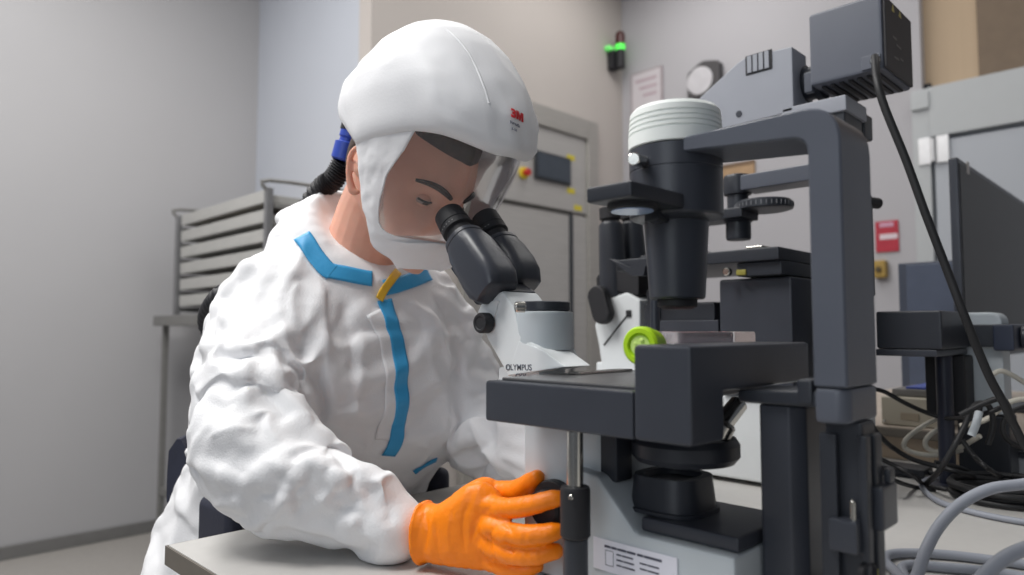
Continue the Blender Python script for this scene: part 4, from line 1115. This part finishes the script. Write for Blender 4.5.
def hood_pt(T_, az, z, off=0):
    """az from straight ahead (-Y), positive towards +X"""
    _, cy, rf, rb, rx = hrow(T_, z)
    c, s = math.cos(az), math.sin(az)
    ry = rf if c > 0 else rb
    return Vector((XM+(rx+off)*s, cy-(ry+off)*c, z))
def zs(a, b, n): return [a+(b-a)*i/n for i in range(n+1)]
def tilt(p):        # the dome leans with the head: brim lower at the front, higher at the nape
    return p
def grid(rows, close=False):
    n = len(rows[0]); vs = [p for r in rows for p in r]; fs = []
    for j in range(len(rows)-1):
        for i in range(n if close else n-1): fs.append((j*n+i, j*n+(i+1) % n, (j+1)*n+(i+1) % n, (j+1)*n+i))
    return vs, fs
NAZ = 120
rows = []
hz = [1.4525-(1.4525-1.278)*(1-math.cos(PI/2*i/30)) for i in range(31)]
def brim(az):       # height of the lower edge of the dome around the head
    a = abs(math.degrees(az))
    return 1.277-.031*sst(62, 10, a)+.085*sst(101, 124, a)
for k, z in enumerate(hz):
    r = []
    for i in range(NAZ):
        az = 2*PI*i/NAZ-PI
        t = (1.4525-z)/(1.4525-1.278); z2 = 1.4525-(1.4525-brim(az))*t
        p = hood_pt(HR, az, max(z2, 1.245))
        p.z = z2
        nrm = Vector((math.sin(az), -math.cos(az), .35+1.5*(1-t))).normalized()
        wv = .0046*(1-abs(noise.noise(Vector((az*2.2, t*3.2, 4.2))))*2)*t + .0034*(1-abs(noise.noise(Vector((az*5.5, t*6, 1.2))))*2)*t*t
        wv += .0040*sst(.72, 1, t)*math.sin(az*9+2*math.sin(az*3))*.5*sst(100, 125, abs(math.degrees(az)))
        a_ = abs(math.degrees(az)); side_ = sst(48, 60, a_)*sst(112, 102, a_)*sst(.5, .7, t)
        p += nrm*wv*(1-side_)
        if side_ > 0: p = p.lerp(hood_pt(LO, az, min(z2, 1.290), .0042)+Vector((0, 0, max(0, z2-1.290))), side_*sst(.62, .93, t))
        r.append(p)
    rows.append(r)
# elastic roll-in under the edge
for off, dz in ((-.006, -.006), (-.016, -.006), (-.024, .001)):
    r = []
    for i in range(NAZ):
        az = 2*PI*i/NAZ-PI; a = abs(math.degrees(az)); k = max(sst(66, 50, a)*.5, sst(100, 120, a))
        q = hood_pt(HR, az, brim(az), off*k)+Vector((0, 0, dz*(.3+.7*k)-.006*(1-k)))
        side_ = sst(48, 60, a)*sst(112, 102, a)
        if side_ > 0: q = q.lerp(hood_pt(LO, az, brim(az)-.004+.002*dz/.006, .0030+off*.05), side_)
        r.append(q)
    rows.append(r)
vs, fs = grid(rows, True)
hood = mesh_obj('hood', vs, fs, HOODM, person)
hood['label'] = 'white respirator hood'
so = hood.modifiers.new('thickness', 'SOLIDIFY'); so.thickness = .0012; so.offset = -1
# side straps and chin piece in one sheet with the window cut out of it
def win_az(z):      # half angle of the window at height z
    pts = [(1.29, 53), (1.25, 62), (1.22, 74), (1.19, 79), (1.165, 80), (1.152, 74), (1.144, 58), (1.1385, 30), (1.137, 0)]
    for (za, a), (zb, b) in zip(pts, pts[1:]):
        if zb <= z <= za: return math.radians(a+(b-a)*(za-z)/(za-zb))
    return math.radians(53) if z > 1.29 else 0
SA = math.radians(104)
zz_ = zs(1.288, 1.137, 34); vs, fs = [], []
def addgrid(rows):
    v, f = grid(rows); n = len(vs); vs.extend(v); fs.extend([tuple(i+n for i in q) for q in f])
def strap_w(z): return SA-math.radians(14)*sst(1.20, 1.137, z)-math.radians(34)*sst(1.142, 1.107, z)
for sgn in (-1, 1):
    rows = []
    for z in zz_:
        w0 = win_az(z); w1 = strap_w(z)
        rows.append([hood_pt(LO, sgn*(w0+(w1-w0)*i/22), z, .002) for i in range(23)])
    addgrid(rows)
rows = []
for k, z in enumerate(zs(1.137, 1.107, 10)):
    w1 = strap_w(z)
    rows.append([hood_pt(LO, w1*(i-22)/22, z, .002) for i in range(45)])
rows.append([Vector((p.x*.75+XM*.25, p.y*.8+.84*.2, p.z+.004)) for p in rows[-1]])
addgrid(rows)
b3 = bmesh.new(); V3 = [b3.verts.new(p) for p in vs]
for f in fs: b3.faces.new([V3[i] for i in f])
bmesh.ops.remove_doubles(b3, verts=b3.verts, dist=.0004); bmesh.ops.recalc_face_normals(b3, faces=b3.faces)
for v in b3.verts:
    q = v.co; q += v.normal*(.0016*noise.noise(q*38)+.0012*noise.noise(q*90))
me = bpy.data.meshes.new('face_frame'); b3.to_mesh(me); b3.free()
for p in me.polygons: p.use_smooth = True
o = link('face_frame', me, HOODM, hood); so = o.modifiers.new('t', 'SOLIDIFY'); so.thickness = .0014; so.offset = 0
# clear window
VIS = bpy.data.materials.new('clear_visor'); VIS.use_nodes = True
nt = VIS.node_tree; nt.nodes.clear()
out = nt.nodes.new('ShaderNodeOutputMaterial'); tr_ = nt.nodes.new('ShaderNodeBsdfTransparent'); gl = nt.nodes.new('ShaderNodeBsdfGlossy'); df = nt.nodes.new('ShaderNodeBsdfDiffuse')
mx1 = nt.nodes.new('ShaderNodeMixShader'); mx2 = nt.nodes.new('ShaderNodeMixShader'); fz_ = nt.nodes.new('ShaderNodeFresnel'); fz_.inputs['IOR'].default_value = 1.5
no = nt.nodes.new('ShaderNodeTexNoise'); no.inputs['Scale'].default_value = 18; bp_ = nt.nodes.new('ShaderNodeBump'); bp_.inputs['Strength'].default_value = .03; bp_.inputs['Distance'].default_value = .004
tr_.inputs['Color'].default_value = (.95, .945, .945, 1); gl.inputs['Roughness'].default_value = .14; df.inputs['Color'].default_value = (.8, .78, .8, 1)
nt.links.new(no.outputs['Fac'], bp_.inputs['Height']); nt.links.new(bp_.outputs['Normal'], gl.inputs['Normal']); nt.links.new(bp_.outputs['Normal'], fz_.inputs['Normal'])
mx1.inputs[0].default_value = .085; nt.links.new(tr_.outputs[0], mx1.inputs[1]); nt.links.new(df.outputs[0], mx1.inputs[2])
ml_ = nt.nodes.new('ShaderNodeMath'); ml_.operation = 'MULTIPLY'; ml_.inputs[1].default_value = .55; nt.links.new(fz_.outputs[0], ml_.inputs[0]); nt.links.new(ml_.outputs[0], mx2.inputs[0]); nt.links.new(mx1.outputs[0], mx2.inputs[1]); nt.links.new(gl.outputs[0], mx2.inputs[2]); nt.links.new(mx2.outputs[0], out.inputs['Surface'])
rows = []
for z in zs(1.286, 1.137, 30):
    w0 = win_az(z)+math.radians(1.5)
    rows.append([hood_pt(LO, -w0+2*w0*i/48, z, .0005) for i in range(49)])
vs, fs = grid(rows)
vis = mesh_obj('visor', vs, fs, VIS, hood); vis['label'] = 'clear curved visor window'
# seam across the dome and the maker's mark on the brim
hbv = BVHTree.FromPolygons([v.co.copy() for v in hood.data.vertices], [tuple(p.vertices) for p in hood.data.polygons])
P = []
for px in ((447, 30), (456, 38), (466, 50), (476, 68), (484, 88), (489, 104)):
    h = hbv.ray_cast(CAM, ray(*px).normalized())
    if h[0] is not None: P.append(h[0])
if len(P) > 2: MB().tube(P, .0022, 8, 5).build('seam', HOODM, hood, sharp=60, wn=False)
h = hbv.ray_cast(CAM, ray(510, 118).normalized())
lo = h[0]; ln_ = h[1].normalized()
if ln_.dot(CAM-lo) < 0: ln_ = -ln_
rt = UP.cross(ln_).normalized(); upv = ln_.cross(rt)
rt2 = (rt*math.cos(.10)-upv*math.sin(.10)).normalized(); up2 = ln_.cross(rt2)
LR = mat('logo_red', (214, 30, 42), .5)
text('logo', '3', .0170, lo+up2*.001, rt2, up2, LR, hood, bold=.0006, project=hbv, depth=.0004)
bl = bmesh.new(); h_ = .0119; w_ = .0125
for z_s in (-.0004, .0004):
    pv = [bl.verts.new((x*w_, y*h_, z_s)) for x, y in ((0, 0), (0, 1), (.33, 1), (.5, .5), (.67, 1), (1, 1), (1, 0), (.74, 0), (.74, .56), (.57, 0), (.43, 0), (.26, .56), (.26, 0))]
    bl.faces.new(pv)
me = bpy.data.meshes.new('logo'); bl.to_mesh(me); bl.free()
lay('logo', me, .017, lo+up2*.001+rt2*.0088, rt2, up2, LR, hood, hbv)
text('logo_line', 'Versaflo', .0052, lo-up2*.008-rt2*.001, rt2, up2, mat('logo_grey', (120, 122, 140), .5), hood, project=hbv, depth=.0003)
text('logo_line', 'S-133', .0038, lo-up2*.0145+rt2*.003, rt2, up2, mat('logo_grey', (130, 132, 150), .5), hood, project=hbv, depth=.0003)
# breathing hose
BLC = mat('blue_connector', (52, 78, 176), .4)
c0 = PX(354, 122, .60); c1 = PX(348, 145, .595); c2 = PX(343, 163, .592)
cn_ = MB().lathe([(.014, 0), (.017, .003), (.017, .026), (.015, .028), (.015, .034), (.0205, .036), (.0205, .062), (.017, .065)], c0, c2-c0, 24).build('hose_connector', BLC, hood)
MB().lathe([(.0178, 0), (.0182, .001), (.0182, .009), (.0176, .010)], c0+(c2-c0).normalized()*.006, c2-c0, 24).build('dark_collar', M['rub'], cn_)
hp_ = [c2, PX(333, 180, .585), PX(318, 193, .575), (.562, 1.115, 1.16), (.52, 1.19, 1.085), PX(221, 297, .47), (.50, 1.262, 1.03), (.55, 1.268, .96), (.60, 1.272, .90)]
Lh_ = 70
def hose_r(t): return .0165+.0022*(math.sin(t*2*PI*Lh_) > 0)
P = spline(hp_, 60)
hm_ = MB(); Pn = len(P); fr_ = frames(P); R = []
for k, (p, (u, v)) in enumerate(zip(P, fr_)):
    rr = .0150+.0036*(.5+.5*math.sin(k*2*PI/8.0))
    R.append([p+u*rr*math.cos(2*PI*j/18)+v*rr*math.sin(2*PI*j/18) for j in range(18)])
hm_.rings(R)
hm_.build('breathing_hose', M['rub'], hood, sharp=70, wn=False)

# ------------------------------------------------------------------ gloves
def glove(name, wr, elbow_dir, palm_pts, fingers, label):
    g = MB()
    limb(g, *palm_pts, n=20)
    for pts, rad in fingers: limb(g, pts, rad, n=16, sub=5)
    me = fuse(g, .0022, 5, .5)
    n_ = len(me.vertices)
    for v in me.vertices:
        p = v.co; q = Vector((p.x*60, p.y*90, p.z*60))
        v.co = p+v.normal*(.0007*(1-abs(noise.noise(q))*2)+.0005*noise.noise(p*160))
    me.update()
    o = link(name, me, ORA, person); o['label'] = label
    return o
def gp(px, py, X): return PX(px, py, X)
W0 = gp(414, 531, .505); W1 = gp(437, 530, .513)
hand_path = [W0-(W1-W0)*.0, W1, gp(462, 526, .522), gp(486, 524, .534)]
ga_ = MB()
def hring(c, rt_, ru_, half_h, half_t, n=24): return sq_ring(c, rt_, ru_, half_t, half_h, n=n, e=2.4)
uv = Vector((0, 0, 1)); ax_ = (hand_path[3]-hand_path[0]).normalized(); th_ = ax_.cross(uv).normalized(); uv = th_.cross(ax_).normalized()
def hr(px, top, bot, X, t):
    a, b = gp(px, top, X), gp(px, bot, X); c = (a+b)/2
    return sq_ring(c, th_, (a-b).normalized(), t, (a-b).length/2, n=28, e=2.5)
ga_.rings([hr(422, 506, 560, .507, .022), hr(424, 503, 562, .507, .025), hr(427, 504, 562, .508, .025), hr(433, 505, 561, .512, .024), hr(440, 504, 563, .514, .024), hr(455, 494, 566, .519, .022), hr(470, 484, 568, .525, .020), hr(484, 482, 570, .531, .017), hr(496, 490, 569, .537, .014), hr(503, 500, 566, .540, .010)])
fing = [
 ([gp(464, 508, .532), gp(482, 492, .547), gp(497, 492, .560), gp(516, 491, .562), gp(530, 483, .560), gp(539, 476, .558)], [.020, .016, .0125, .0120, .0105, .0080]),   # thumb
 ([gp(478, 502, .531), gp(497, 508, .530), gp(515, 508, .529), gp(535, 504, .533), gp(553, 499, .541), gp(562, 497, .546)], [.0135, .0120, .0106, .0100, .0090, .0070]),
 ([gp(478, 520, .529), gp(500, 531, .524), gp(518, 535, .523), gp(536, 535, .528), gp(553, 532, .538), gp(561, 529, .545)], [.0135, .0125, .0112, .0104, .0094, .0072]),
 ([gp(478, 540, .529), gp(500, 550, .526), gp(518, 555, .526), gp(536, 555, .531), gp(552, 552, .541), gp(560, 550, .547)], [.0135, .0118, .0104, .0098, .0088, .0068]),
 ([gp(478, 554, .531), gp(498, 565, .533), gp(514, 569, .536), gp(529, 568, .543), gp(541, 566, .551)], [.0120, .0098, .0088, .0080, .0062])]
for pts, rad in fing: limb(ga_, pts, rad, n=18, sub=5)
# rolled cuff
a, b = gp(412, 504, .507), gp(412, 562, .507)
P = [p for p in hr(424, 503, 562, .507, .0255)]; ga_.tube(P+[P[0], P[1]], .0026, 8, 2)
gm = fuse(ga_, .0017, 5, .5)
WRK = [  # stretch creases across the back of the glove
 ([(424, 506), (427, 530), (424, 560)], -.0016, .004), ([(433, 507), (436, 532), (440, 560)], -.0012, .004), ([(470, 500), (462, 525), (466, 556)], -.0012, .005), ([(492, 505), (478, 522), (470, 545)], -.0014, .004),
 ([(505, 515), (492, 530), (484, 552)], -.0012, .004), ([(487, 530), (490, 550), (500, 566)], -.0016, .004), ([(476, 535), (482, 555), (494, 568)], -.0014, .004), ([(500, 515), (508, 526), (514, 534)], -.0014, .004), ([(504, 540), (510, 548), (516, 552)], -.0014, .004), ([(452, 512), (448, 535), (452, 560)], .0010, .005)]
nv = len(gm.vertices); gc = np.empty(nv*3); gm.vertices.foreach_get('co', gc); gc = gc.reshape(-1, 3); gn = np.empty(nv*3); gm.vertices.foreach_get('normal', gn); gn = gn.reshape(-1, 3)
bv_s = bv; bv = bvh_of(gm)
dd = ridge_field(gc, WRK)*1.7
for i in range(nv):
    p = Vector(gc[i]); dd[i] += .0006*(1-abs(noise.noise(Vector((p.x*50, p.y*110, p.z*50))))*2)
gc = gc+gn*dd[:, None]; gc[:, 2] = np.maximum(gc[:, 2], DT+.001)
gm.vertices.foreach_set('co', gc.reshape(-1)); gm.update(); bv = bv_s
glv = link('glove', gm, ORA, person); glv['label'] = 'orange glove on the near hand turning the focus knob'
# far hand on the other focus knob
g2 = MB()
w2 = Vector((.728, .592, .83)); kx = XM+.052+.020
limb(g2, [w2, w2+Vector((-.004, -.04, .004)), w2+Vector((-.012, -.075, .008))], [(.030, .024), (.036, .022), (.034, .018)])
for (dz, dx, L_) in ((.028, -.004, .055), (.008, .0, .062), (-.012, .0, .058), (-.030, -.004, .046)):
    b_ = w2+Vector((-.014, -.07, .008+dz))
    limb(g2, [b_, b_+Vector((dx-.004, -L_*.5, .0)), b_+Vector((dx-.016, -L_*.9, -.002)), b_+Vector((dx-.026, -L_, -.003))], [.0115, .0105, .0095, .0072], n=14)
limb(g2, [w2+Vector((-.012, -.03, .02)), w2+Vector((-.026, -.055, .036)), w2+Vector((-.034, -.085, .038)), w2+Vector((-.036, -.105, .032))], [.015, .0125, .0112, .0082], n=14)
P = sq_ring(w2+Vector((0, .004, 0)), (1, 0, 0), (0, 0, 1), .032, .032, n=24, e=2.2); g2.tube(P+[P[0], P[1]], .0028, 8, 2)
link('glove', fuse(g2, .0022, 4, .5), ORA, person)
# shoes under the bench
SH = mat('overshoe_blue', (120, 150, 190), .6, bump=.3, bscale=60)
for s in (-1, 1):
    x = XM+s*.12; sh = MB()
    R = [ [Vector((x+rx*math.cos(2*PI*i/24), y, max(.0015, zc+rz*math.sin(2*PI*i/24)))) for i in range(24)] for (y, rx, zc, rz) in ((.86, .02, .05, .03), (.85, .036, .055, .055), (.80, .042, .065, .070), (.74, .043, .05, .052), (.67, .048, .035, .036), (.61, .040, .028, .028), (.59, .02, .022, .02))]
    sh.rings(R); sh.build('shoe', SH, person, sharp=70, wn=False)

# ------------------------------------------------------------------ stool
CH = mat('navy_upholstery', (40, 43, 58), .6, var=.05, bump=.2, bscale=200)
T = thing('office_chair', (XM, 1.16, 0), 'dark navy swivel chair under the person in the white suit', 'chair')
st_ = MB(); st_.rings([ring(XM, 1.14, z, rx, ry, 40, 3) for (z, rx, ry) in ((.425, .20, .20), (.435, .225, .225), (.475, .23, .23), (.490, .215, .215))])
st_.build('seat', CH, T, sharp=50)
R = []
for z, r0 in ((.70, .004), (.71, .018), (.74, .022), (.78, .022), (.815, .020), (.835, .004)):
    row = []
    for i in range(25):
        a = math.radians(-52+i*104/24); rr = .30+r0
        row.append(Vector((XM+.235*math.sin(a)*1.0*(rr/.30)*.92, 1.075+rr*math.cos(a)*.95, z)))
    for i in range(24, -1, -1):
        a = math.radians(-52+i*104/24); rr = .30-r0
        row.append(Vector((XM+.235*math.sin(a)*1.0*(rr/.30)*.92, 1.075+rr*math.cos(a)*.95, z)))
    R.append(row)
MB().rings(R).build('backrest', CH, T, sharp=50)
MB().box(XM-.03, XM+.03, 1.385, 1.40, .44, .80, .004).build('back_stem', M['blk2'], T)
for s in (-1, 1):
    ar_ = MB().box(XM+s*.186-.016, XM+s*.186+.016, .972, 1.085, .69, .775, .015, 4)
    ar_.build('armrest', CH, T, sharp=60)
    MB().tube([(XM+s*.20, 1.05, .70), (XM+s*.235, 1.09, .55), (XM+s*.19, 1.14, .432), (XM+s*.02, 1.14, .41)], .013, 10, 5).build('arm_post', M['blk2'], T, sharp=60)
MB().lathe([(.05, .425), (.03, .41), (.025, .14), (.045, .12), (.045, .08)], (XM, 1.16, 0), (0, 0, 1)).build('column', M['blk2'], T)
for k in range(5):
    a = 2*PI*k/5+.3; e_ = Vector((XM+.28*math.cos(a), 1.16+.28*math.sin(a), .075))
    lg_ = MB().tube([(XM, 1.16, .11), ((XM+e_.x)/2, (1.16+e_.y)/2, .10), e_], .016, 10, 3).build('leg', M['blk2'], T, sharp=60)
    MB().cyl((e_.x-.02, e_.y, .028), (e_.x+.02, e_.y, .028), .0275).build('castor', M['rub'], lg_)

# ------------------------------------------------------------------ view
SC.view_settings.view_transform = 'Standard'; SC.view_settings.look = 'None'; SC.view_settings.gamma = 1; SC.view_settings.use_curve_mapping = False
SC.view_settings.exposure = 0.0
SC.cycles.use_denoising = True
SC.cycles.max_bounces = 10; SC.cycles.transparent_max_bounces = 12
